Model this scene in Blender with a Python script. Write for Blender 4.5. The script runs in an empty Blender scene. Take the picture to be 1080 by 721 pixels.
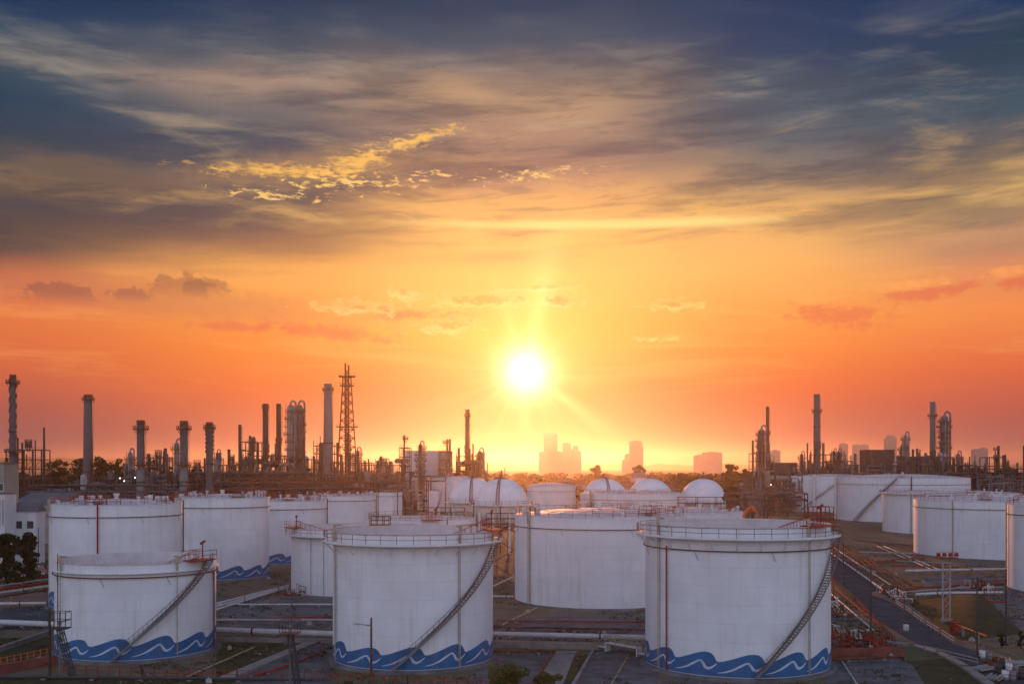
import bpy, math, random
import numpy as np
from mathutils import Vector, Matrix
R = math.radians
SC = bpy.context.scene
COL = SC.collection
random.seed(7)

# ------------------------------------------------------------------ camera
F, HC, YH, CX = 1130.0, 24.0, 491.0, 540.0          # photograph pixels: focal length, eye height (m), horizon row, centre column
cd = bpy.data.cameras.new('camera'); cam = bpy.data.objects.new('camera', cd); COL.objects.link(cam)
cam.location = (0, 0, HC); cam.rotation_euler = (R(90), 0, 0)
cd.sensor_width = 36.0; cd.lens = 36.0 * F / 1080.0
cd.shift_y = (YH - 360.5) / 1080.0
cd.clip_start = 0.5; cd.clip_end = 60000
SC.camera = cam
SC.view_settings.view_transform = 'Standard'; SC.view_settings.look = 'None'
SC.view_settings.exposure = 0.0; SC.view_settings.gamma = 1.0; SC.view_settings.use_curve_mapping = False
SC.cycles.use_denoising = True
SC.cycles.max_bounces = 4; SC.cycles.diffuse_bounces = 2; SC.cycles.glossy_bounces = 2; SC.cycles.volume_bounces = 0
SC.cycles.transparent_max_bounces = 8
SC.cycles.sample_clamp_indirect = 4.0
SC.cycles.use_adaptive_sampling = True; SC.cycles.adaptive_threshold = 0.02

SUN_AZ, SUN_EL = R(0.76), R(5.0)
def lin(c):
    return tuple(((v / 255.0) / 12.92 if v / 255.0 <= 0.04045 else ((v / 255.0 + 0.055) / 1.055) ** 2.4) for v in c)

# ------------------------------------------------------------------ sky
W = bpy.data.worlds.new('World'); SC.world = W; W.use_nodes = True
NT = W.node_tree; NT.nodes.clear()
def N(t, **kw):
    n = NT.nodes.new(t)
    for k, v in kw.items(): setattr(n, k, v)
    return n
def put(sock, v):
    if isinstance(v, bpy.types.NodeSocket): NT.links.new(v, sock)
    elif isinstance(v, (tuple, list)):
        sock.default_value = tuple(v) + ((1.0,) if len(v) == 3 and len(sock.default_value) == 4 else ())
    else: sock.default_value = v
def M(op, a, b=None, c=None, clamp=False):
    n = N('ShaderNodeMath', operation=op, use_clamp=clamp)
    put(n.inputs[0], a)
    if b is not None: put(n.inputs[1], b)
    if c is not None: put(n.inputs[2], c)
    return n.outputs[0]
def mixc(f, a, b, mode='MIX'):
    n = N('ShaderNodeMix', data_type='RGBA', blend_type=mode, clamp_factor=True)
    put(n.inputs[0], f); put(n.inputs[6], a); put(n.inputs[7], b)
    return n.outputs[2]
def sm(v, a, b):
    n = N('ShaderNodeMapRange', interpolation_type='SMOOTHSTEP')
    put(n.inputs[0], v); put(n.inputs[1], a); put(n.inputs[2], b); n.inputs[3].default_value = 0; n.inputs[4].default_value = 1
    return n.outputs[0]
def vec(x, y, z=0.0):
    n = N('ShaderNodeCombineXYZ'); put(n.inputs[0], x); put(n.inputs[1], y); put(n.inputs[2], z); return n.outputs[0]
def noise(v, scale, detail=4, rough=0.55, dist=0.0):
    n = N('ShaderNodeTexNoise'); put(n.inputs['Vector'], v); n.inputs['Scale'].default_value = scale
    n.inputs['Detail'].default_value = detail; n.inputs['Roughness'].default_value = rough; n.inputs['Distortion'].default_value = dist
    return n.outputs['Fac']
tc = N('ShaderNodeTexCoord')
sep = N('ShaderNodeSeparateXYZ'); NT.links.new(tc.outputs['Generated'], sep.inputs[0])
az = M('MULTIPLY', M('ARCTAN2', sep.outputs[0], sep.outputs[1]), 57.29578)
el = M('MULTIPLY', M('ARCSINE', sep.outputs[2]), 57.29578)
def PX(x): return math.degrees(math.atan((x - CX) / F))
def PY(y, x=CX): return math.degrees(math.atan((YH - y) / math.hypot(F, x - CX)))
def ramp(stops):
    n = N('ShaderNodeValToRGB'); cr = n.color_ramp; cr.interpolation = 'LINEAR'
    # position = (el + 10) / 100
    put(n.inputs[0], M('MULTIPLY_ADD', elw, 0.01, 0.10))
    while len(cr.elements) < len(stops): cr.elements.new(0.5)
    for e, (d, c) in zip(cr.elements, stops):
        e.position = (d + 10) / 100.0; e.color = lin(c) + (1,)
    return n.outputs[0]
# large slow undulation so that the bands of the sky are not ruler straight
warp = noise(vec(M('MULTIPLY', az, 0.05), M('MULTIPLY', el, 0.10)), 1.6, 3)
elw = M('ADD', el, M('MULTIPLY', M('SUBTRACT', warp, 0.5), M('MULTIPLY', sm(el, 6.0, 14.0), 4.5)))
LEFT = ramp([(-10, (60, 50, 60)), (-0.5, (88, 62, 88)), (1, (104, 64, 88)), (3, (166, 80, 72)), (5, (214, 100, 62)), (7.5, (230, 120, 66)), (9.3, (200, 112, 78)), (10.6, (92, 74, 70)), (12, (66, 62, 66)),
             (13.2, (112, 94, 78)), (14.2, (106, 90, 80)), (15.2, (46, 66, 80)), (17, (26, 64, 90)), (18.3, (50, 76, 94)), (19.4, (104, 106, 110)), (20.3, (60, 80, 98)), (21.4, (8, 54, 90)), (24, (0, 40, 78)), (40, (40, 60, 96)), (90, (96, 112, 146))])
MIDL = ramp([(-10, (70, 50, 50)), (-0.5, (106, 62, 88)), (1.5, (146, 66, 78)), (4, (218, 96, 50)), (6, (236, 128, 50)), (8, (242, 154, 70)), (10, (240, 166, 88)), (11.5, (160, 116, 84)), (13, (104, 88, 82)), (14.3, (118, 100, 90)),
             (15.6, (82, 84, 92)), (17, (60, 80, 96)), (18.2, (112, 108, 108)), (19.3, (160, 136, 120)), (20.5, (92, 98, 106)), (22, (22, 62, 92)), (24, (0, 46, 82)), (40, (44, 62, 96)), (90, (96, 112, 146))])
MIDC = ramp([(-10, (80, 50, 40)), (-0.5, (70, 30, 70)), (1.5, (90, 32, 56)), (4, (206, 98, 54)), (7, (246, 168, 70)), (10, (250, 190, 100)), (12.2, (244, 188, 108)), (13.6, (232, 172, 106)), (14.8, (188, 142, 112)), (16.2, (148, 120, 108)),
             (17.6, (162, 132, 112)), (18.8, (182, 148, 116)), (20, (126, 114, 108)), (21.6, (60, 84, 104)), (23.2, (20, 62, 92)), (40, (48, 64, 96)), (90, (96, 112, 146))])
MIDR = ramp([(-10, (70, 50, 50)), (-0.5, (100, 60, 86)), (1.5, (136, 60, 76)), (4, (214, 88, 50)), (6, (238, 130, 54)), (8, (242, 156, 74)), (10, (246, 180, 100)), (11.8, (238, 178, 106)), (13.4, (226, 172, 106)), (15, (140, 124, 106)),
             (16.6, (84, 98, 108)), (18, (66, 90, 106)), (19.6, (60, 84, 102)), (21, (18, 62, 98)), (24, (0, 48, 88)), (40, (44, 62, 96)), (90, (96, 112, 146))])
RGHT = ramp([(-10, (60, 50, 60)), (-0.5, (98, 62, 86)), (1, (118, 64, 86)), (3, (180, 78, 70)), (5, (224, 102, 60)), (7.5, (244, 140, 72)), (9.6, (226, 140, 92)), (11, (184, 134, 106)), (12.6, (206, 164, 106)), (14.0, (200, 160, 104)),
             (15.2, (124, 114, 106)), (16.6, (60, 82, 98)), (18, (52, 80, 98)), (19.6, (28, 62, 88)), (21, (0, 54, 94)), (24, (0, 46, 86)), (40, (40, 60, 96)), (90, (96, 112, 146))])
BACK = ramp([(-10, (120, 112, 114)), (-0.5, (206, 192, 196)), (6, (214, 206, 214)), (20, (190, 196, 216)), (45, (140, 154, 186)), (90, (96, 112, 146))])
c = mixc(sm(az, -26.0, -13.0), LEFT, MIDL)
c = mixc(sm(az, -13.0, -1.5), c, MIDC)
c = mixc(sm(az, 2.5, 13.0), c, MIDR)
c = mixc(sm(az, 13.0, 25.0), c, RGHT)
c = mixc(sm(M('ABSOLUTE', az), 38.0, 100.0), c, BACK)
c = mixc(1.0, c, mixc(sm(M('ABSOLUTE', az), 50.0, 110.0), (1.0, 1.0, 1.0), (1.58, 1.62, 1.72)), 'MULTIPLY')  # extra gain on the unseen sky behind, added to brighten the tank walls
# high streaks of cirrus, drawn out along the wind
st_v = vec(M('MULTIPLY', az, 0.05), M('ADD', M('MULTIPLY', el, 0.36), M('MULTIPLY', az, -0.012)))
s1 = noise(st_v, 1.5, 7, 0.58, 0.25)
s2 = noise(vec(M('MULTIPLY', az, 0.055), M('ADD', M('MULTIPLY', el, 0.27), M('MULTIPLY', az, 0.02)), 5.0), 2.0, 10, 0.60, 0.5)
s4 = noise(vec(M('MULTIPLY', az, 0.10), M('ADD', M('MULTIPLY', el, 0.8), M('MULTIPLY', az, -0.05)), 15.0), 2.4, 9, 0.66, 0.6)
win = M('MULTIPLY', sm(elw, 10.0, 13.0), M('SUBTRACT', 1.0, M('MULTIPLY', sm(elw, 18.8, 23.5), 1.0)))
dark = M('MULTIPLY', M('SUBTRACT', 1.0, sm(s1, 0.38, 0.56)), M('MULTIPLY', win, 0.55))
c = mixc(dark, c, lin((34, 60, 82)))
gold = mixc(sm(elw, 14.5, 19.0), lin((255, 200, 112)), lin((176, 166, 148)))
lite = M('MULTIPLY', sm(M('ADD', M('MULTIPLY', s2, 0.75), M('MULTIPLY', s4, 0.25)), 0.48, 0.74), M('MULTIPLY', win, 0.50))
c = mixc(lite, c, gold)
c = mixc(M('MULTIPLY', M('SUBTRACT', 1.0, sm(s4, 0.34, 0.5)), M('MULTIPLY', win, 0.28)), c, lin((36, 62, 82)))
# low haze streaks
s3 = noise(vec(M('MULTIPLY', az, 0.04), M('MULTIPLY', el, 0.45), 9.0), 1.8, 5, 0.6, 0.6)
lowwin = M('MULTIPLY', sm(el, 3.0, 6.0), M('SUBTRACT', 1.0, sm(el, 9.0, 12.0)))
c = mixc(M('MULTIPLY', M('MULTIPLY', sm(s3, 0.48, 0.66), lowwin), 0.30), c, lin((255, 176, 96)))
# sun glow
daz = M('SUBTRACT', az, math.degrees(SUN_AZ)); de = M('SUBTRACT', el, math.degrees(SUN_EL))
r2 = M('ADD', M('MULTIPLY', daz, daz), M('MULTIPLY', de, de)); rr = M('SQRT', r2)
def add(cc, f, col): return mixc(1.0, cc, mixc(1.0, vec3(f), col, 'MULTIPLY'), 'ADD')
def vec3(f):
    n = N('ShaderNodeCombineColor'); [put(n.inputs[i], f) for i in range(3)]; return n.outputs[0]
def expf(k, s): return M('MULTIPLY', M('EXPONENT', M('MULTIPLY', rr, -1.0 / s)), k)
phi = M('ARCTAN2', de, daz)
rays = M('ADD', 0.86, M('MULTIPLY', M('MULTIPLY', sm(noise(vec(M('MULTIPLY', M('COSINE', phi), 1.0), M('SINE', phi)), 3.2, 3, 0.6), 0.38, 0.70), 0.30), M('SUBTRACT', 1.0, sm(rr, 4.0, 14.0))))
# ------------------------------------------------ clouds with a place of their own
fine = noise(vec(M('MULTIPLY', az, 1.0), M('MULTIPLY', el, 3.0), 2.0), 1.4, 8, 0.68, 0.35)
puff = noise(vec(M('MULTIPLY', az, 1.0), M('MULTIPLY', el, 1.5), 7.0), 1.5, 9, 0.62, 0.15)
def patch(x, y, hw, hh, rot=0.0, n=None, amt=1.0, t0=0.0, t1=0.35, flat=False):
    u = M('SUBTRACT', az, PX(x)); v = M('SUBTRACT', el, PY(y, x))
    ca, sa = math.cos(R(rot)), math.sin(R(rot))
    k = 57.3 / F
    uu = M('DIVIDE', M('ADD', M('MULTIPLY', u, ca), M('MULTIPLY', v, sa)), hw * k)
    vv = M('DIVIDE', M('SUBTRACT', M('MULTIPLY', v, ca), M('MULTIPLY', u, sa)), hh * k)
    if flat:   # flat base, heaped top
        vv = M('MULTIPLY', vv, M('ADD', 1.0, M('MULTIPLY', M('LESS_THAN', vv, 0.0), 1.6)))
    d = M('SUBTRACT', 1.0, M('SQRT', M('ADD', M('MULTIPLY', uu, uu), M('MULTIPLY', vv, vv))))
    s = M('ADD', d, M('MULTIPLY', M('SUBTRACT', n, 0.5), amt)) if n is not None else d
    return sm(s, t0, t1), vv
GOLD, BRIGHT = lin((255, 196, 96)), lin((255, 240, 176))
for a in [(300, 180, 100, 8, 1), (375, 172, 62, 14, 22), (440, 147, 52, 8, 15)]:
    m, _ = patch(a[0], a[1], a[2], a[3], a[4], fine, 3.6, 0.0, 1.0); c = mixc(M('MULTIPLY', m, 0.88), c, GOLD)
m, _ = patch(330, 176, 190, 24, 6, puff, 0.6, 0.0, 0.9); c = mixc(M('MULTIPLY', m, 0.28), c, lin((230, 168, 96)))
for a in [(290, 206, 90, 8, -2), (370, 194, 130, 12, 2), (455, 184, 45, 6, 0), (560, 185, 90, 9, 3)]:
    m, _ = patch(a[0], a[1], a[2], a[3], a[4], fine, 6.0, 0.6, 1.3); c = mixc(M('MULTIPLY', m, 0.85), c, lin((255, 208, 120)))
m, _ = patch(120, 232, 340, 52, -3, s1, 2.6, 0.1, 1.0); c = mixc(M('MULTIPLY', m, 0.5), c, lin((84, 72, 72)))
m, _ = patch(620, 237, 260, 7, -0.4, s2, 1.2, -0.1, 0.9); c = mixc(M('MULTIPLY', m, 0.8), c, lin((255, 226, 140)))
m, _ = patch(190, 320, 330, 26, -2.0, puff, 1.0, 0.0, 0.9); c = mixc(M('MULTIPLY', m, 0.35), c, lin((176, 104, 92)))
for a in [(192, 305, 34, 20), (216, 306, 28, 15), (66, 312, 40, 14), (134, 313, 24, 11)]:
    m, vv = patch(a[0], a[1], a[2], a[3], 0, puff, 1.7, 0.10, 0.34); c = mixc(M('MULTIPLY', M('MULTIPLY', m, sm(vv, -0.7, 0.4)), 0.48), c, lin((124, 78, 72)))
for a in [(885, 334, 70, 15, -8), (980, 308, 60, 10, 6), (350, 351, 80, 11, -6), (1075, 296, 26, 12, 0), (430, 332, 90, 8, 0), (250, 345, 60, 6, 0)]:
    m, _ = patch(a[0], a[1], a[2], a[3], a[4], puff, 2.6, 0.05, 0.8); c = mixc(M('MULTIPLY', m, 0.62), c, lin((222, 100, 74)))
for a in [(850, 313, 70, 12, 0), (960, 300, 60, 9, 4), (1065, 288, 34, 10, 0), (370, 322, 62, 10, 0), (455, 345, 70, 9, 0)]:
    m, _ = patch(a[0], a[1], a[2], a[3], a[4], fine, 2.6, 0.2, 0.9); c = mixc(M('MULTIPLY', m, 0.6), c, lin((255, 168, 92)))
c = add(c, M('MULTIPLY', expf(0.50, 2.9), rays), (1.0, 0.60, 0.16))
c = add(c, M('MULTIPLY', expf(0.16, 4.5), rays), (1.0, 0.58, 0.12))
for a in [(515, 317, 100, 10, -1), (590, 318, 30, 9, -4), (375, 326, 54, 10, 0), (474, 343, 42, 11, 0), (708, 322, 32, 8, 2), (424, 308, 16, 7, 0), (688, 357, 24, 5, 0), (560, 304, 60, 5, 3)]:
    m, vv = patch(a[0], a[1], a[2], a[3], a[4], puff, 3.8, 0.0, 0.7)
    edge = M('SUBTRACT', M('MULTIPLY', m, 1.0), patch(a[0], a[1] - 1.6, a[2] * 0.92, a[3] * 0.8, a[4], puff, 3.8, 0.15, 1.1)[0], clamp=True)
    c = mixc(M('MULTIPLY', m, 0.42), c, lin((240, 138, 66)))
    c = mixc(M('MULTIPLY', edge, 0.66), c, lin((255, 228, 140)))
c = add(c, M('MULTIPLY', M('EXPONENT', M('MULTIPLY', r2, -1.0 / 1.3)), 0.9), (1.0, 0.95, 0.8))
c = add(c, M('MULTIPLY', expf(3.2, 0.66), M('ADD', 0.4, M('MULTIPLY', rays, 0.62))), (1.0, 0.85, 0.42))
pillar = M('MULTIPLY', M('EXPONENT', M('MULTIPLY', M('MULTIPLY', daz, daz), -0.8)), M('MULTIPLY', sm(de, 0.0, 2.0), M('SUBTRACT', 1.0, sm(de, 3.0, 8.0))))
c = add(c, M('MULTIPLY', pillar, 0.12), (1.0, 0.75, 0.3))
for a0_, wd_, k_, r0_ in [(78, .14, .24, 9.5), (-36, .10, .22, 7.0), (108, .10, .10, 7.0), (-93, .12, .16, 4.5)]:
    dphi = M('SUBTRACT', M('COSINE', M('SUBTRACT', phi, R(a0_))), 1.0)      # 0 on the beam, negative away from it
    beam = M('MULTIPLY', M('EXPONENT', M('MULTIPLY', dphi, 2.0 / (wd_ * wd_))), M('MULTIPLY', M('SUBTRACT', 1.0, sm(rr, r0_ * .35, r0_)), sm(rr, 0.3, 1.2)))
    c = add(c, M('MULTIPLY', beam, k_), (1.0, 0.72, 0.32))
sky = N('ShaderNodeTexSky', sky_type='NISHITA'); sky.sun_disc = False; sky.sun_elevation = SUN_EL; sky.sun_rotation = SUN_AZ
NT.links.new(tc.outputs['Generated'], sky.inputs[0])
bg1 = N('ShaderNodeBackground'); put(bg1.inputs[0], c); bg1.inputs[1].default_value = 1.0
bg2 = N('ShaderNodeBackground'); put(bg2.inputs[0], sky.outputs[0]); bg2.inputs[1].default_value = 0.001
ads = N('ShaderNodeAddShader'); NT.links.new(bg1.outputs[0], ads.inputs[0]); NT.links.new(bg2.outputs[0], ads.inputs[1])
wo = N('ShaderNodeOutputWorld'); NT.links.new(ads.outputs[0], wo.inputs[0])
W.cycles.sampling_method = 'MANUAL'; W.cycles.sample_map_resolution = 512

# ------------------------------------------------------------------ sun
sd = bpy.data.lights.new('sun', 'SUN'); sun = bpy.data.objects.new('sun', sd); COL.objects.link(sun)
sd.energy = 2.5; sd.color = (1.0, 0.34, 0.11); sd.angle = R(0.6)
dirv = Vector((math.sin(SUN_AZ) * math.cos(SUN_EL), math.cos(SUN_AZ) * math.cos(SUN_EL), math.sin(SUN_EL)))
sun.rotation_euler = dirv.to_track_quat('Z', 'Y').to_euler()
HAZE = 0.85e-4

# ------------------------------------------------------------------ helpers
def G(x, y):                                     # ground point seen at photograph pixel (x, y)
    Y = HC * F / (y - YH); return Vector(((x - CX) / F * Y, Y, 0))
def P(x, y, Y):                                  # point at depth Y seen at pixel (x, y)
    return Vector(((x - CX) / F * Y, Y, HC + (YH - y) / F * Y))
class MB:
    def __init__(s): s.v = []; s.f = []; s.smooth = []
    def add(s, vs, fs, smooth=False):
        o = len(s.v); s.v += [tuple(p) for p in vs]; s.f += [tuple(i + o for i in f) for f in fs]; s.smooth += [smooth] * len(fs); return s
    def box(s, c, d, rz=0.0, taper=1.0):
        x, y, z = d[0] / 2, d[1] / 2, d[2] / 2; ca, sa = math.cos(rz), math.sin(rz); vs = []
        for k in (-1, 1):
            t = taper if k > 0 else 1.0
            for i, j in ((-1, -1), (1, -1), (1, 1), (-1, 1)):
                px, py = i * x * t, j * y * t
                vs.append((c[0] + px * ca - py * sa, c[1] + px * sa + py * ca, c[2] + k * z))
        return s.add(vs, [(3, 2, 1, 0), (4, 5, 6, 7), (0, 1, 5, 4), (1, 2, 6, 5), (2, 3, 7, 6), (3, 0, 4, 7)])
    def tube(s, p, q, r, n=8, r2=None, cap=True):
        p, q = Vector(p), Vector(q); d = q - p
        if d.length < 1e-6: return s
        d.normalize(); u = d.orthogonal().normalized(); w = d.cross(u); r2 = r if r2 is None else r2; vs = []
        for c, rr_ in ((p, r), (q, r2)):
            for i in range(n):
                a = 2 * math.pi * i / n; vs.append(c + (u * math.cos(a) + w * math.sin(a)) * rr_)
        fs = [(i, (i + 1) % n, n + (i + 1) % n, n + i) for i in range(n)]
        s.add(vs, fs, n > 4)
        if cap: s.add(vs, [tuple(range(n))[::-1], tuple(range(n, 2 * n))])
        return s
    def bar(s, p, q, w=0.06): return s.tube(p, q, w * 0.6, 4)
    def path(s, pts, r, n=8):
        for a, b in zip(pts, pts[1:]): s.tube(a, b, r, n)
        for p in pts[1:-1]: s.ball(p, r * 1.02, 8, 5)
        return s
    def lathe(s, prof, n=48, c=(0, 0, 0), smooth=True, a0=0.0, a1=2 * math.pi):
        full = abs(a1 - a0 - 2 * math.pi) < 1e-6; m = n if full else n + 1; vs = []
        for r_, z in prof:
            for i in range(m):
                a = a0 + (a1 - a0) * i / n; vs.append((c[0] + r_ * math.sin(a), c[1] - r_ * math.cos(a), c[2] + z))
        fs = []
        for k in range(len(prof) - 1):
            for i in range(n):
                j = (i + 1) % m; fs.append((k * m + i, k * m + j, (k + 1) * m + j, (k + 1) * m + i))
        return s.add(vs, fs, smooth)
    def ball(s, c, r, n=16, m=10, sz=1.0, z0=-1, z1=1):
        prof = []
        for i in range(m + 1):
            t = math.asin(z0) + (math.asin(z1) - math.asin(z0)) * i / m; prof.append((max(r * math.cos(t), 1e-4), r * math.sin(t) * sz))
        return s.lathe(prof, n, c)
    def quad(s, *p): return s.add(p, [tuple(range(len(p)))])
    def build(s, name, mat, parent=None):
        me = bpy.data.meshes.new(name); me.from_pydata(s.v, [], s.f); me.polygons.foreach_set('use_smooth', s.smooth)
        if mat: me.materials.append(mat)
        me.update(); o = bpy.data.objects.new(name, me); COL.objects.link(o)
        if parent: o.parent = parent
        return o
def tag(o, label=None, cat=None, group=None, kind=None):
    if label: o['label'] = label
    if cat: o['category'] = cat
    if group: o['group'] = group
    if kind: o['kind'] = kind
    return o
def thing(name, label, cat, loc, rz=0.0, group=None):
    o = bpy.data.objects.new(name, None); COL.objects.link(o); o.location = loc; o.rotation_euler = (0, 0, rz); o.empty_display_size = 0.5
    return tag(o, label, cat, group)
def copy_thing(root, loc, rz, label):
    def cp(o, par):
        n = o.copy(); COL.objects.link(n); n.parent = par
        for ch in list(o.children): cp(ch, n)
        return n
    n = cp(root, None); n.location = loc; n.rotation_euler = (0, 0, rz); n['label'] = label; return n

# ------------------------------------------------------------------ materials
def material(name, col, rough=0.6, var=0.15, scale=0.3, metal=0.0, col2=None, bump=0.0, streak=0.0, streakcol=(0.28, 0.17, 0.10), plates=0.0, emit=None, spec=0.4, stretch=(1, 1, 1), detail=6):
    m = bpy.data.materials.new(name); m.use_nodes = True; nt = m.node_tree; b = nt.nodes['Principled BSDF']
    L = nt.links.new
    def n_(t, **kw):
        n = nt.nodes.new(t)
        for k, v in kw.items(): setattr(n, k, v)
        return n
    tcn = n_('ShaderNodeTexCoord'); mp = n_('ShaderNodeMapping'); L(tcn.outputs['Object'], mp.inputs[0]); mp.inputs['Scale'].default_value = stretch
    nz = n_('ShaderNodeTexNoise'); L(mp.outputs[0], nz.inputs['Vector']); nz.inputs['Scale'].default_value = scale; nz.inputs['Detail'].default_value = detail; nz.inputs['Roughness'].default_value = 0.62
    mr = n_('ShaderNodeMapRange'); L(nz.outputs['Fac'], mr.inputs[0]); mr.inputs[1].default_value = 0.34; mr.inputs[2].default_value = 0.66
    mx = n_('ShaderNodeMix', data_type='RGBA'); L(mr.outputs[0], mx.inputs[0])
    c2 = col2 if col2 else tuple(max(0, v * (1 - 2 * var)) for v in col)
    mx.inputs[6].default_value = tuple(c2) + (1,); mx.inputs[7].default_value = tuple(col) + (1,)
    out = mx.outputs[2]
    def m_(op, a, b_=None, clamp=False):
        n = n_('ShaderNodeMath', operation=op, use_clamp=clamp)
        for i, v in enumerate((a, b_)):
            if v is None: continue
            if isinstance(v, bpy.types.NodeSocket): L(v, n.inputs[i])
            else: n.inputs[i].default_value = v
        return n.outputs[0]
    if streak > 0:       # rust and rain running down the plates
        mp2 = n_('ShaderNodeMapping'); L(tcn.outputs['Object'], mp2.inputs[0]); mp2.inputs['Scale'].default_value = (1.1, 1.1, 0.07)
        n2 = n_('ShaderNodeTexNoise'); L(mp2.outputs[0], n2.inputs['Vector']); n2.inputs['Scale'].default_value = 1.0; n2.inputs['Detail'].default_value = 7; n2.inputs['Roughness'].default_value = 0.7
        r2_ = n_('ShaderNodeMapRange'); L(n2.outputs['Fac'], r2_.inputs[0]); r2_.inputs[1].default_value = 0.52; r2_.inputs[2].default_value = 0.80; r2_.inputs[4].default_value = streak
        mx2 = n_('ShaderNodeMix', data_type='RGBA'); L(r2_.outputs[0], mx2.inputs[0]); L(out, mx2.inputs[6]); mx2.inputs[7].default_value = tuple(streakcol) + (1,); out = mx2.outputs[2]
    if plates > 0:       # welded courses: thin horizontal seams, staggered verticals
        sp = n_('ShaderNodeSeparateXYZ'); L(tcn.outputs['Object'], sp.inputs[0])
        zc = m_('DIVIDE', sp.outputs[2], 2.1); fz = m_('FRACT', zc); row = m_('FLOOR', zc)
        hl = m_('LESS_THAN', fz, 0.035)
        ang = m_('ARCTAN2', sp.outputs[0], sp.outputs[1]); fa = m_('FRACT', m_('ADD', m_('MULTIPLY', ang, 1.9), m_('MULTIPLY', row, 0.37)))
        vl = m_('LESS_THAN', fa, 0.012)
        cell = m_('ADD', m_('MULTIPLY', row, 7.13), m_('FLOOR', m_('ADD', m_('MULTIPLY', ang, 1.9), m_('MULTIPLY', row, 0.37))))
        wn = n_('ShaderNodeTexWhiteNoise', noise_dimensions='1D'); L(cell, wn.inputs['W'])
        f_ = m_('ADD', m_('MULTIPLY', m_('MAXIMUM', hl, vl), plates), m_('MULTIPLY', wn.outputs['Value'], plates * 0.35))
        mx3 = n_('ShaderNodeMix', data_type='RGBA'); L(f_, mx3.inputs[0]); L(out, mx3.inputs[6]); mx3.inputs[7].default_value = tuple(v * 0.42 for v in col) + (1,); out = mx3.outputs[2]
    L(out, b.inputs['Base Color'])
    b.inputs['Roughness'].default_value = rough; b.inputs['Metallic'].default_value = metal; b.inputs['Specular IOR Level'].default_value = spec
    if bump > 0:
        bp = n_('ShaderNodeBump'); bp.inputs['Strength'].default_value = bump; bp.inputs['Distance'].default_value = 0.1
        L(nz.outputs['Fac'], bp.inputs['Height']); L(bp.outputs[0], b.inputs['Normal'])
    if emit:
        b.inputs['Emission Color'].default_value = tuple(emit[:3]) + (1,); b.inputs['Emission Strength'].default_value = emit[3]
    return m
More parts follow.
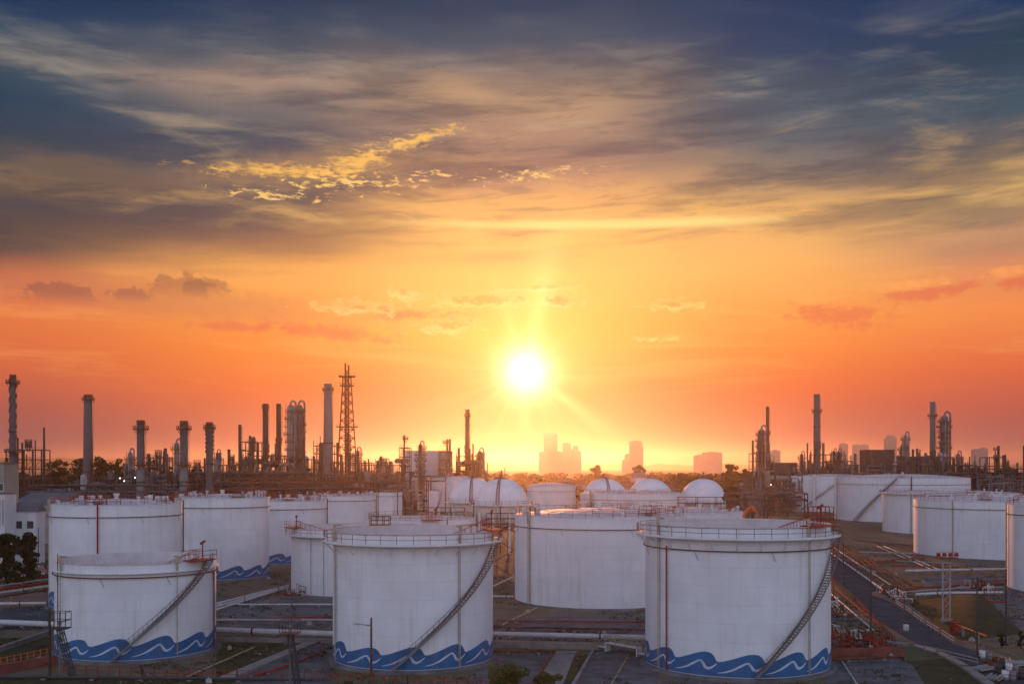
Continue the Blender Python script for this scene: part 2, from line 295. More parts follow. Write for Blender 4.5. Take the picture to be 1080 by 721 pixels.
MAT = dict(
    tank=material('white_tank_paint', (0.66, 0.68, 0.70), 0.55, 0.06, 0.25, streak=0.55, streakcol=(0.38, 0.29, 0.23), plates=0.2, bump=0.05),
    roof=material('weathered_roof_plate', (0.58, 0.57, 0.57), 0.6, 0.14, 0.35, col2=(0.46, 0.43, 0.42), bump=0.1),
    inner=material('weathered_inner_wall', (0.50, 0.46, 0.45), 0.7, 0.12, 0.5, col2=(0.40, 0.35, 0.34), streak=0.5, plates=0.3),
    railred=material('red_railing', (0.26, 0.085, 0.06), 0.6, 0.2, 1.0),
    trim=material('white_steel_trim', (0.62, 0.62, 0.61), 0.85, 0.1, 0.8, streak=0.25, spec=.15),
    blue=material('blue_wave_paint', (0.010, 0.12, 0.31), 0.6, 0.15, 0.7, col2=(0.02, 0.085, 0.20), streak=0.4, streakcol=(0.16, 0.22, 0.30)),
    white=material('white_wave_paint', (0.46, 0.55, 0.64), 0.6, 0.12, 0.8, streak=0.5),
    red=material('red_oxide_paint', (0.30, 0.045, 0.025), 0.85, 0.2, 1.0, spec=.15),
    stair=material('weathered_stair_steel', (0.27, 0.20, 0.18), 0.75, 0.2, 0.8, spec=.2),
    rust=material('rusty_steel', (0.16, 0.07, 0.04), 0.88, 0.3, 0.8, spec=.15),
    rail=material('dull_railing_steel', (0.11, 0.07, 0.06), 0.6, 0.2, 1.0),
    yel=material('faded_yellow_paint', (0.40, 0.34, 0.22), 0.6, 0.2, 1.0),
    orange=material('orange_safety_paint', (0.65, 0.12, 0.03), 0.5, 0.1, 1.0),
    grey=material('grey_painted_steel', (0.085, 0.085, 0.09), 0.6, 0.15, 0.4, streak=0.3),
    lgrey=material('pale_grey_steel', (0.15, 0.15, 0.15), 0.55, 0.12, 0.3, streak=0.3),
    dark=material('dark_process_steel', (0.055, 0.05, 0.05), 0.7, 0.25, 0.3),
    brown=material('brown_process_steel', (0.07, 0.05, 0.043), 0.85, 0.3, 0.2, col2=(0.04, 0.035, 0.035)),
    galv=material('galvanised_pipe', (0.30, 0.29, 0.28), 0.62, 0.14, 0.7, metal=0.0, streak=0.2),
    wpipe=material('white_pipe_paint', (0.50, 0.49, 0.48), 0.6, 0.12, 0.7, streak=0.3),
    conc=material('concrete', (0.25, 0.235, 0.215), 0.9, 0.2, 0.5, col2=(0.15, 0.135, 0.12), bump=0.25),
    pad=material('stained_concrete_pad', (0.155, 0.15, 0.15), 0.95, 0.2, 0.35, col2=(0.075, 0.073, 0.073), bump=0.4, spec=0.05),
    asph=material('asphalt', (0.085, 0.088, 0.094), 1.0, 0.2, 0.25, bump=0.3, spec=0.0),
    paint=material('road_paint', (0.55, 0.54, 0.50), 0.7, 0.2, 1.5),
    city=material('hazy_tower_concrete', (0.24, 0.23, 0.24), 0.8, 0.1, 0.02),
    cityw=material('tower_window_band', (0.16, 0.155, 0.16), 0.6, 0.1, 0.02),
    glass=material('dark_window_glass', (0.03, 0.04, 0.05), 0.25, 0.2, 0.3),
    wall=material('white_plaster', (0.55, 0.56, 0.57), 0.8, 0.08, 0.3, streak=0.25),
    beige=material('beige_cladding', (0.28, 0.25, 0.21), 0.8, 0.1, 0.3),
    fence=material('weathered_white_rail', (0.36, 0.35, 0.33), 0.7, 0.15, 1.0),
    roofs=material('grey_sheet_roof', (0.13, 0.13, 0.135), 0.6, 0.15, 0.3),
    brick=material('red_brick_bund', (0.22, 0.07, 0.045), 0.9, 0.25, 0.6),
    bark=material('bark', (0.06, 0.04, 0.03), 0.9, 0.2, 1.0),
    leaf=material('foliage', (0.045, 0.062, 0.022), 0.85, 0.3, 0.15, col2=(0.018, 0.028, 0.012), spec=0.1),
    leafy=material('bright_foliage', (0.11, 0.12, 0.03), 0.8, 0.3, 0.6, col2=(0.05, 0.065, 0.02), spec=0.15),
    weed=material('weed_leaves', (0.085, 0.08, 0.032), 0.95, 0.3, 0.2, col2=(0.045, 0.045, 0.02), spec=0.05),
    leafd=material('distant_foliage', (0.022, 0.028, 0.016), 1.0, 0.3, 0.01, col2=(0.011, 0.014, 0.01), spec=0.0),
    bulb=material('lit_lamp', (0.9, 0.9, 0.9), 0.5, 0.0, 1.0, emit=(1.0, 0.85, 0.55, 6.0)),
)
# ------------------------------------------------------------------ haze: one closed box of even air round the whole place
def haze_box():
    m = bpy.data.materials.new('haze_air'); m.use_nodes = True; nt = m.node_tree; nt.nodes.clear()
    o = nt.nodes.new('ShaderNodeOutputMaterial'); v = nt.nodes.new('ShaderNodeVolumePrincipled')
    v.inputs['Color'].default_value = (0.92, 0.80, 0.78, 1); v.inputs['Density'].default_value = HAZE; v.inputs['Anisotropy'].default_value = 0.83
    nt.links.new(v.outputs[0], o.inputs['Volume'])
    b = MB(); b.box((0, 5450, 73.0), (16400, 12000, 148)); h = b.build('haze', m); tag(h, kind='stuff'); return h
haze_box()

# ------------------------------------------------------------------ ground
def ground_material():
    m = bpy.data.materials.new('tank_farm_ground'); m.use_nodes = True; nt = m.node_tree; b = nt.nodes['Principled BSDF']; L = nt.links.new
    tcn = nt.nodes.new('ShaderNodeTexCoord')
    def nz(s, d, dist=0.3, sc=(1, 1, 1)):
        mp = nt.nodes.new('ShaderNodeMapping'); L(tcn.outputs['Object'], mp.inputs[0]); mp.inputs['Scale'].default_value = sc
        n = nt.nodes.new('ShaderNodeTexNoise'); L(mp.outputs[0], n.inputs['Vector']); n.inputs['Scale'].default_value = s; n.inputs['Detail'].default_value = d; n.inputs['Distortion'].default_value = dist; n.inputs['Roughness'].default_value = 0.65; return n.outputs['Fac']
    def mix(f, a, c_, lo=0.4, hi=0.6):
        r_ = nt.nodes.new('ShaderNodeMapRange'); L(f, r_.inputs[0]); r_.inputs[1].default_value = lo; r_.inputs[2].default_value = hi
        x = nt.nodes.new('ShaderNodeMix'); x.data_type = 'RGBA'; L(r_.outputs[0], x.inputs[0])
        for i, v in ((6, a), (7, c_)):
            if isinstance(v, tuple): x.inputs[i].default_value = v + (1,)
            else: L(v, x.inputs[i])
        return x.outputs[2]
    a = mix(nz(0.035, 8, 0.8), (0.165, 0.112, 0.074), (0.098, 0.092, 0.045), 0.42, 0.58)
    a = mix(nz(0.09, 8, 0.5, (0.35, 1.3, 1)), a, (0.095, 0.09, 0.086), 0.50, 0.62)
    a = mix(nz(0.5, 8, 0.2), a, (0.19, 0.15, 0.11), 0.56, 0.74)
    L(a, b.inputs['Base Color']); b.inputs['Roughness'].default_value = 0.95; b.inputs['Specular IOR Level'].default_value = 0.15
    bp = nt.nodes.new('ShaderNodeBump'); bp.inputs['Strength'].default_value = 0.6; bp.inputs['Distance'].default_value = 0.35; L(nz(0.7, 8, 0.2), bp.inputs['Height']); L(bp.outputs[0], b.inputs['Normal'])
    return m
g = MB(); nx = 24
xs = [-8000 + 16000 * i / nx for i in range(nx + 1)]; ys = [-500, 0, 200, 500, 1200, 3000, 6000, 11300]
vs = [(x, y, 0) for y in ys for x in xs]
fs = [(j * (nx + 1) + i, j * (nx + 1) + i + 1, (j + 1) * (nx + 1) + i + 1, (j + 1) * (nx + 1) + i) for j in range(len(ys) - 1) for i in range(nx)]
g.add(vs, fs); tag(g.build('ground', ground_material()), kind='structure')

# ------------------------------------------------------------------ tanks
def locate(xl, xr, yb):
    a1, a2 = math.atan((xl - CX) / F), math.atan((xr - CX) / F); th = (a1 + a2) / 2; ph = (a2 - a1) / 2
    d = HC * F / (yb - YH); Lq = d / (math.cos(th) - math.sin(ph)); return Vector((Lq * math.sin(th), Lq * math.cos(th), 0)), Lq * math.sin(ph), th, d
def cyl(r, a, z): return (r * math.sin(a), -r * math.cos(a), z)
def ring_rail(root, r, z, h=1.1, step=1.9, w=0.075, mat=None, a0=0.0, a1=2 * math.pi, rails=(1.0, 0.5), name='railing'):
    b = MB(); n = max(8, int(abs(a1 - a0) * r / step)); 
    for i in range(n + (0 if a1 - a0 > 6.2 else 1)):
        a = a0 + (a1 - a0) * i / n; b.bar(cyl(r, a, z), cyl(r, a, z + h), w)
    for k in rails:
        for i in range(n):
            p, q = a0 + (a1 - a0) * i / n, a0 + (a1 - a0) * (i + 1) / n; b.bar(cyl(r, p, z + h * k), cyl(r, q, z + h * k), w * 0.9)
    return b.build(name, mat or MAT['rail'], root)
def spiral(root, r, a0, a1, z0, z1, w=0.95, mat=None, rail=True):
    b = MB(); n = max(14, int((z1 - z0) / 0.28)); t = 0.07
    for i in range(n):
        a = a0 + (a1 - a0) * (i + 0.5) / n; z = z0 + (z1 - z0) * (i + 0.5) / n; da = 0.16 / r
        b.add([cyl(r + 0.1, a - da, z), cyl(r + w, a - da, z), cyl(r + w, a + da, z), cyl(r + 0.1, a + da, z), cyl(r + 0.1, a - da, z + t), cyl(r + w, a - da, z + t), cyl(r + w, a + da, z + t), cyl(r + 0.1, a + da, z + t)],
              [(3, 2, 1, 0), (4, 5, 6, 7), (0, 1, 5, 4), (1, 2, 6, 5), (2, 3, 7, 6), (3, 0, 4, 7)])
    st = b.build('staircase', mat or MAT['stair'], root)
    m = 26; c_ = MB()
    for rr_ in (r + 0.1, r + w):
        for i in range(m):
            p, q = a0 + (a1 - a0) * i / m, a0 + (a1 - a0) * (i + 1) / m; zp, zq = z0 + (z1 - z0) * i / m, z0 + (z1 - z0) * (i + 1) / m
            vs = [cyl(rr_, p, zp - 0.16), cyl(rr_, q, zq - 0.16), cyl(rr_, q, zq + 0.16), cyl(rr_, p, zp + 0.16)]; vo = [cyl(rr_ + 0.04, p, zp - 0.16), cyl(rr_ + 0.04, q, zq - 0.16), cyl(rr_ + 0.04, q, zq + 0.16), cyl(rr_ + 0.04, p, zp + 0.16)]
            c_.add(vs + vo, [(0, 1, 2, 3), (7, 6, 5, 4), (3, 2, 6, 7), (0, 4, 5, 1)])
    c_.build('stringer', MAT['lgrey'] if mat is None else mat, st)
    if rail:
        h = MB(); 
        for i in range(m + 1):
            a = a0 + (a1 - a0) * i / m; z = z0 + (z1 - z0) * i / m; h.bar(cyl(r + w, a, z), cyl(r + w, a, z + 1.0), 0.05)
            if i < m:
                q = a0 + (a1 - a0) * (i + 1) / m; zq = z0 + (z1 - z0) * (i + 1) / m
                for k in (1.0, 0.5): h.bar(cyl(r + w, a, z + k), cyl(r + w, q, zq + k), 0.055)
        h.build('handrail', MAT['rail'] if mat is None else mat, st)
    return st
def sheet_strip(b, r, pts):       # pts: (arc metres, z, half width) -> ribbon on the cylinder
    P2 = [Vector((a, z)) for a, z, _ in pts]; Lf, Rt = [], []
    for i, p in enumerate(P2):
        d = (P2[min(i + 1, len(P2) - 1)] - P2[max(i - 1, 0)]).normalized(); nrm = Vector((-d.y, d.x)); w = pts[i][2]
        Lf.append(p + nrm * w); Rt.append(p - nrm * w)
    for i in range(len(P2) - 1):
        q = [Rt[i], Rt[i + 1], Lf[i + 1], Lf[i]]; b.add([cyl(r, p.x / r, p.y) for p in q], [(0, 1, 2, 3)])
def waves(root, r, z0, s=1.0, ph=0.0, T=5.2):
    n = max(4, round(2 * math.pi * r / (T * s))); T = 2 * math.pi * r / n; b = MB(); w = MB(); m = 36
    top = [(0.0, 1.72), (0.10, 1.86), (0.25, 2.10), (0.40, 2.36), (0.52, 2.52), (0.64, 2.58), (0.74, 2.50), (0.80, 2.28), (0.835, 1.98), (0.86, 1.74), (0.90, 1.64), (1.0, 1.72)]
    def tp(u):
        for (a, va), (c_, vb) in zip(top, top[1:]):
            if a <= u <= c_:
                k = (u - a) / (c_ - a); return va + (vb - va) * k
        return 1.45
    rj = random.Random(n * 3 + int(r * 7))
    for k in range(n):
        j_ = rj.uniform(.8, 1.2)
        for i in range(m):
            u0, u1 = i / m, (i + 1) / m; a0, a1 = (k + u0) * T / r + ph, (k + u1) * T / r + ph
            b.add([cyl(r + 0.02, a0, z0), cyl(r + 0.02, a1, z0), cyl(r + 0.02, a1, z0 + (1.7 + (tp(u1) - 1.7) * j_) * s), cyl(r + 0.02, a0, z0 + (1.7 + (tp(u0) - 1.7) * j_) * s)], [(0, 1, 2, 3)])
        A = (k * T + ph * r) * (r + 0.035) / r
        st = [(-0.12, 0.38, 0.03), (0.04, 0.52, 0.08), (0.20, 0.80, 0.13), (0.34, 1.18, 0.15), (0.46, 1.52, 0.12), (0.53, 1.58, 0.12), (0.58, 1.26, 0.17), (0.62, 0.92, 0.19), (0.68, 0.78, 0.17), (0.76, 0.92, 0.12), (0.84, 1.22, 0.07), (0.89, 1.46, 0.02)]
        ss = []
        for (ua, va, wa), (ub, vb, wb) in zip(st, st[1:]):
            for q in range(4):
                k_ = q / 4; ss.append((A + (ua + (ub - ua) * k_) * T, z0 + (va + (vb - va) * k_) * s * (.5 + .5 * j_), (wa + (wb - wa) * k_) * s * .85))
        sheet_strip(w, r + 0.035, ss)
    bb = b.build('wave_band', MAT['blue'], root); w.build('wave_crest', MAT['white'], bb)
def roof_gear(root, r, z, rise, a, seed, mat=None, k=1.0):
    rn = random.Random(seed)
    def zr(rad): return z + rise * (1 - (rad / r) ** 1.9)
    b = MB()
    for i in range(4):
        aa = a + rn.uniform(-0.9, 0.9); rad = r * rn.uniform(0.45, 0.9); x, y, _ = cyl(rad, aa, 0); h = rn.uniform(0.5, 1.1) * k
        b.tube((x, y, zr(rad) - 0.1), (x, y, zr(rad) + h), 0.22 * k, 8); b.tube((x, y, zr(rad) + h), (x, y, zr(rad) + h + 0.15), 0.34 * k, 8); b.build('roof_vent', MAT['trim'], root); b = MB()
    b.tube((0, 0, zr(0) - 0.2), (0, 0, zr(0) + 0.7 * k), 0.35, 10); b.tube((0, 0, zr(0) + 0.7 * k), (0, 0, zr(0) + 0.9 * k), 0.55, 10)
    b.build('roof_vent', MAT['trim'], root)
    p = MB(); x, y, _ = cyl(r * 0.86, a, 0); px, py = x, y
    p.box((px, py, zr(r * .86) + 0.35), (2.6 * k, 1.8 * k, 0.1), a); 
    for i, j in ((-1, -1), (1, -1), (1, 1), (-1, 1)):
        ca, sa = math.cos(a), math.sin(a); lx, ly = i * 1.3 * k, j * .9 * k; X, Y = px + lx * ca - ly * sa, py + lx * sa + ly * ca
        p.bar((X, Y, zr(r * .86) - .2), (X, Y, zr(r * .86) + 1.45), 0.08)
    for q in (0.9, 1.45):
        for s1_, s2_ in (((-1, -1), (1, -1)), ((1, -1), (1, 1)), ((1, 1), (-1, 1)), ((-1, 1), (-1, -1))):
            ca, sa = math.cos(a), math.sin(a); A = [(i * 1.3 * k, j * .9 * k) for i, j in (s1_, s2_)]
            pts = [(px + u * ca - v * sa, py + u * sa + v * ca, zr(r * .86) + q) for u, v in A]; p.bar(pts[0], pts[1], 0.07)
    p.build('gauge_platform', mat or MAT['red'], root)
TANKS = {}
def tank(key, label, xl, xr, yb, yr, rise=1.6, walkway=0.0, rail=True, stairs=None, wave=None, ring=None, risers=(), gear=None, gearmat=None, topring=False, brackets=False, posts=(), group='white storage tanks', seed=0, railh=1.1, wavep=0.0, railmat=None, open_=False):
    loc, r, th, d = locate(xl, xr, yb); H = HC - (yr - YH) * d / F; n = 128 if r * F / d > 60 else 80
    root = thing('storage_tank', label, 'storage tank', loc, -th, group); TANKS[key] = (root, r, H, d)
    MB().lathe([(r, 0.35), (r, H)], n).build('wall', MAT['tank'], root)
    if open_:
        rise = 0.0; dz = 2.6
        b = MB(); b.lathe([(r, H), (r + .05, H + .03), (r + .05, H + .12), (r - .09, H + .12), (r - .09, H - dz)], n); b.build('inner_wall', MAT['inner'], root)
        fr = MB(); fr.lathe([(r - .1, H - dz), (r - .8, H - dz + .1), (r - .9, H - dz + .6), (r - 1.4, H - dz + .6), (r - 1.5, H - dz - .1), (.01, H - dz + .15)], n); fr.build('floating_roof', MAT['roof'], root)
        for k_ in range(14):
            a = 2 * math.pi * k_ / 14 + .1; lg = MB(); lg.tube(cyl(r * .93, a, H - dz), cyl(r * .93, a, H - dz + 1.3), .08, 6); lg.build('roof_leg', MAT['trim'], root)
        ld = MB(); a = R(gear or 0)
        for o_ in (-.35, .35):
            p_, q_ = Vector(cyl(r - .3, a, H + .5)), Vector(cyl(r * .35, a, H - dz + .6)); t_ = Vector((math.cos(a), math.sin(a), 0)) * o_
            ld.bar(p_ + t_, q_ + t_, .12); ld.bar(p_ + t_ + Vector((0, 0, 1)), q_ + t_ + Vector((0, 0, 1)), .07)
            for j_ in range(9): ld.bar(p_.lerp(q_, j_ / 8) + t_, p_.lerp(q_, j_ / 8) + t_ + Vector((0, 0, 1)), .06)
        ld.build('rolling_ladder', MAT['red'], root)
        gp_ = MB(); c_, s_ = math.cos(a), math.sin(a)
        P3 = lambda u, v, z: (( r - .2 + v) * s_ + u * c_, -(r - .2 + v) * c_ + u * s_, z)
        gp_.add([P3(-2, -.8, H + .15), P3(2, -.8, H + .15), P3(2, 1.4, H + .15), P3(-2, 1.4, H + .15), P3(-2, -.8, H + .27), P3(2, -.8, H + .27), P3(2, 1.4, H + .27), P3(-2, 1.4, H + .27)], [(3, 2, 1, 0), (4, 5, 6, 7), (0, 1, 5, 4), (1, 2, 6, 5), (2, 3, 7, 6), (3, 0, 4, 7)])
        for u in (-2, -.7, .7, 2):
            for v in (-.8, 1.4): gp_.bar(P3(u, v, H + .2), P3(u, v, H + 1.4), .07)
        for zz in (.85, 1.4):
            for v in (-.8, 1.4): gp_.bar(P3(-2, v, H + zz), P3(2, v, H + zz), .07)
        gp_.tube(P3(1, 0, H + .2), P3(1, 0, H + 2.3), .08, 6); gp_.tube(P3(.6, 0, H + 2.2), P3(1.4, 0, H + 2.5), .16, 8); gp_.build('gauge_platform', gearmat or MAT['red'], root)
    else: rf = MB(); rf.lathe([(r + 0.06, H - 0.06), (r + 0.06, H + 0.04), (r * 0.985, H + 0.10), (r * 0.85, H + 0.10 + rise * 0.28), (r * 0.66, H + 0.10 + rise * 0.57), (r * 0.45, H + .1 + rise * .80), (r * 0.25, H + 0.10 + rise * 0.94), (0.01, H + 0.10 + rise)], n); rf.build('roof', MAT['roof'], root)
    for _ in ([] if open_ else [0]):
     rs = MB()                                # radial weld laps on the roof
     for i in range(20):
        a = 2 * math.pi * i / 20
        rs.tube(cyl(r * .97, a, H + .14), cyl(r * .66, a, H + .13 + rise * .57), 0.03, 4); rs.tube(cyl(r * .66, a, H + .13 + rise * .57), cyl(r * .25, a, H + .13 + rise * .94), 0.03, 4)
     rs.build('roof_seam', MAT['lgrey'], root)
    MB().lathe([(r + 0.75, 0.0), (r + 0.5, 0.26), (r + 0.25, 0.36), (r - 0.1, 0.36)], n).build('foundation', MAT['pad'], root)
    R_ = r
    if walkway > 0:
        zt = H - (1.15 if open_ else 0.25); b = MB(); b.lathe([(r, zt - 0.28), (r + walkway, zt - 0.16), (r + walkway, zt + 0.1), (r, zt + 0.1)], n); b.build('wind_girder', MAT['trim'], root)
        R_ = r + walkway - 0.08
        if brackets:
            k = MB(); m = max(20, int(2 * math.pi * r / 2.6))
            for i in range(m):
                a = 2 * math.pi * i / m; k = MB(); k.bar(cyl(r + 0.04, a, zt - 1.3), cyl(r + walkway * .9, a, zt - 0.2), 0.09); k.build('bracket', MAT['trim'], root)
        if rail: ring_rail(root, R_, zt + 0.1, railh, mat=railmat)
    elif rail: ring_rail(root, r - 0.15, H + 0.05, railh, step=2.2, mat=railmat)
    if topring:
        MB().lathe([(r + 0.02, H - 1.15), (r + 0.42, H - 1.05), (r + 0.42, H - 0.93), (r + 0.02, H - 0.9)], n).build('stiffener_ring', MAT['trim'], root)
    if ring is not None:
        b = MB(); m = 72; z = H - ring
        for i in range(m):
            p, q = 2 * math.pi * i / m, 2 * math.pi * (i + 1) / m; b.tube(cyl(r + .22, p, z), cyl(r + .22, q, z), 0.075, 6, cap=False)
            if i % 4 == 0: b.bar(cyl(r, p, z), cyl(r + .24, p, z), 0.06)
            if i % 9 == 4: b.bar(cyl(r + .15, p, z), cyl(r + .15, p + 0.5 / r, z - 1.1), 0.05)
        b.build('foam_ring_pipe', MAT['rust'], root)
    for (px, mt, zb, zt, rad) in risers:     # px: pixel column where the riser is seen
        a = math.asin(max(-.999, min(.999, (px - (xl + xr) / 2) / ((xr - xl) / 2)))); b = MB(); o_ = rad + 0.12
        b.tube(cyl(r + o_, a, zb), cyl(r + o_, a, H + zt), rad, 8)
        z = zb + 1
        while z < H: b.bar(cyl(r, a, z), cyl(r + o_ + rad, a, z), 0.08); z += 2.6
        b.build('riser_pipe', MAT[mt], root)
    for px in posts:                          # foam chambers standing at the rim
        a = math.asin(max(-.999, min(.999, (px - (xl + xr) / 2) / ((xr - xl) / 2)))); b = MB(); rr_ = r + 0.25
        b.tube(cyl(rr_, a, H - 1.2), cyl(rr_, a, H + .8), 0.12, 8); b.tube(cyl(rr_, a, H + 0.2), cyl(rr_, a, H + 1.05), 0.2, 8); b.tube(cyl(rr_, a, H + .9), cyl(r - .5, a, H + .9), 0.1, 8); b.tube(cyl(rr_, a, 0.5), cyl(rr_, a, H - 1.2), 0.045, 6)
        b.build('foam_chamber', MAT['yel'], root)
    if not open_ and d < 360:
        rn_ = random.Random(seed * 7 + 1); fr_ = MB(); bx_ = MB()
        for i in range(16):
            a = rn_.uniform(0, 6.28); rad = r * rn_.uniform(.80, .95); x_, y_, _ = cyl(rad, a, 0); hh = rn_.uniform(.5, 1.3)
            bx_ = MB(); bx_.box((x_, y_, H + .2 + hh / 2), (rn_.uniform(.4, .9), rn_.uniform(.4, .9), hh), a); bx_.build('roof_hatch', MAT['trim'], root)
            x_, y_, _ = cyl(r * rn_.uniform(.84, .93), a + .12, 0); w_ = rn_.uniform(.8, 1.8); ca, sa = math.cos(a), math.sin(a)
            for s_ in (-1, 1): fr_.bar((x_ + s_ * w_ * ca, y_ + s_ * w_ * sa, H), (x_ + s_ * w_ * ca, y_ + s_ * w_ * sa, H + 1.5), .1)
            for z_ in (.8, 1.5): fr_.bar((x_ - w_ * ca, y_ - w_ * sa, H + z_), (x_ + w_ * ca, y_ + w_ * sa, H + z_), .09)
            fr_.build('roof_handrail', MAT['red'], root); fr_ = MB()
    if stairs:
        a0, a1, z0, z1 = stairs; spiral(root, r + 0.05, R(a0), R(a1), z0, H + z1)
    if wave: waves(root, r, 0.42, wave, wavep)
    if gear is not None and not open_: roof_gear(root, r, H + 0.1, rise, R(gear), seed, gearmat)
    return root
# front row
tank('A', 'short white tank with blue waves and a low shell, leftmost tank of the front row', 57, 228, 700, 596.5, 1.35, open_=True, rail=False, stairs=(-16, 57, 0.5, 0.1), wave=1.0, ring=1.5, risers=((222, 'rust', 0.5, -1.6, 0.09), (64, 'rust', 0.5, 1.2, 0.05)), topring=True, posts=(68, 182), gear=48, seed=1)
tank('B', 'tall white tank with blue waves and a railed rim, behind the tall lamp post', 351, 520, 710, 564.5, 1.5, open_=True, railmat=MAT['railred'], walkway=1.15, stairs=(-13, 80, 0.5, -0.2), wave=1.0, risers=((357.5, 'yel', 0.5, 0.2, 0.05), (480, 'yel', 0.5, -.3, 0.05)), brackets=True, posts=(357, 481), gear=75, seed=2, wavep=0.2)
tank('C', 'largest white tank in front, with blue waves and a pipe ring under its railed rim', 680.5, 876.5, 718.5, 557.5, 1.35, open_=True, walkway=1.1, stairs=(10, 88, 0.5, -0.3), wave=1.0, ring=2.55, risers=((709, 'red', 0.3, -2.2, 0.09), (701, 'yel', 0.5, 0.5, 0.045), (850, 'yel', 0.5, 0.2, 0.045)), brackets=True, posts=(700, 848), gear=55, seed=3, wavep=0.35)
# second row
tank('D', 'white tank with a red vertical pipe down its middle, behind the short wave tank', 51, 192, 645, 533.5, 0.8, stairs=None, wave=1.0, ring=1.9, risers=((103, 'red', 0.5, 0.6, 0.13), (191.3, 'rust', 0.5, 0.6, 0.12)), gear=-20, seed=4, posts=(54,), railmat=MAT['railred'])
tank('E', 'white wave tank standing between the red piped tank and the smaller tank to its right', 184, 284, 613, 526, 0.7, wave=1.0, ring=1.9, gear=20, seed=5, railmat=MAT['railred'])
tank('F', 'small white wave tank half hidden in the gap left of the tall tanks', 262, 345, 596, 529, 0.6, wave=1.0, ring=1.9, risers=((344, 'rust', 0.5, 0.6, 0.12),), gear=0, seed=6, railmat=MAT['railred'])
tank('G', 'plain white tank with brown dripping rim directly behind the tall wave tank', 307, 443, 631, 559.5, 1.4, open_=True, railmat=MAT['railred'], walkway=1.2, risers=((330, 'yel', 0.5, -.2, 0.05), (343, 'yel', 0.5, 0.2, 0.05)), gear=-70, seed=7)
tank('H', 'low wide white tank whose domed roof shows above the rim of the tall wave tank', 388, 500, 612, 549, 1.4, open_=True, ring=1.4, risers=((470, 'rust', 0.5, 0.5, 0.1),), gear=10, seed=8, topring=True)
tank('I', 'broad white tank without waves, bathed in sun glow between the two tall wave tanks', 543, 722, 644, 546.5, 1.0, walkway=0.0, ring=1.9, risers=((563, 'yel', 0.5, 0.4, 0.12),), posts=(561,), gear=40, seed=9)
tank('J', 'broad white tank behind the glowing tank, its right rim beside the orange monitor', 596, 785, 606, 543, 1.0, ring=1.6, gear=80, seed=10)
# behind
tank('K', 'white tank with square shoulders standing just right of the small wave tank', 322, 397, 573, 523.5, 0.6, ring=1.4, risers=((396, 'rust', 0.5, 0.6, 0.12),), gear=0, seed=11, railmat=MAT['railred'])
tank('L', 'small white tank, middle one of the glowing trio left of the spheres', 390, 425, 556, 519.5, 0.5, ring=1.4, risers=((424, 'rust', 0.5, 0.4, 0.12),), seed=12)
tank('M', 'small white tank with a dark stair up its right side, in the glowing trio', 420, 447, 548, 520.5, 0.5, ring=1.4, stairs=(20, 80, 0.5, 0), seed=13)
tank('N', 'small white tank at the right end of the glowing trio beside the spheres', 443, 464, 545, 518.5, 0.5, stairs=(20, 80, 0.5, 0), seed=14)
tank('O', 'flat roofed white tank half hidden behind the left pair of spheres', 455, 511, 541, 505.5, 1.6, seed=15)
tank('Q', 'glowing white tank between the left spheres and the right spheres', 556, 607, 553, 513, 1.4, ring=2, seed=16)
tank('S', 'low white tank standing in front of the three far spheres', 612, 722, 562, 521, 1.0, ring=2.2, risers=((626, 'yel', 0.5, 1.0, 0.5),), gear=0, seed=17, gearmat=MAT['rail'])
# right side
tank('T', 'far white tank with a dark zigzag stair, leftmost of the right hand group', 824, 924, 541, 502.5, 1.2, stairs=(-35, 20, 0.5, 0), seed=18, risers=((860, 'trim', 0.5, 1.0, 0.8),))
tank('U', 'very wide white tank with a dark diagonal stair, behind the right hand pipe racks', 882, 1024, 552, 504.5, 1.6, seed=19, ring=2.6, risers=((884, 'trim', 0.5, 1.0, 0.6), (962, 'rust', 0.5, 1.0, 0.2)), gear=0)
tank('V', 'white tank with a rusty railed walkway standing left of the broad streaked tank', 930.5, 1075, 565.5, 521, 0.8, walkway=1.0, seed=20, risers=((964, 'rust', 0.5, 0.2, 0.1),), gear=20)
tank('X', 'broad streaked white tank with vertical rust lines at the right', 963.5, 1152, 592.5, 529.5, 1.0, ring=2.0, seed=21, risers=((1010, 'yel', 0.5, 0.3, 0.12),), gear=-10)
tank('Y', 'white tank cut off by the right edge with a rusty pipe down its left side', 1062, 1260, 634, 536, 1.2, ring=1.8, seed=22, risers=((1064, 'yel', 0.5, 0.5, 0.14),), gear=-40)
# the two long diagonal stairs on the far right tanks
for k, (a0, a1) in {'U': (-42, -4)}.items():
    rt, r, H, d = TANKS[k]; spiral(rt, r + 0.1, R(a0), R(a1), 0.5, H, w=1.6, mat=MAT['dark'])
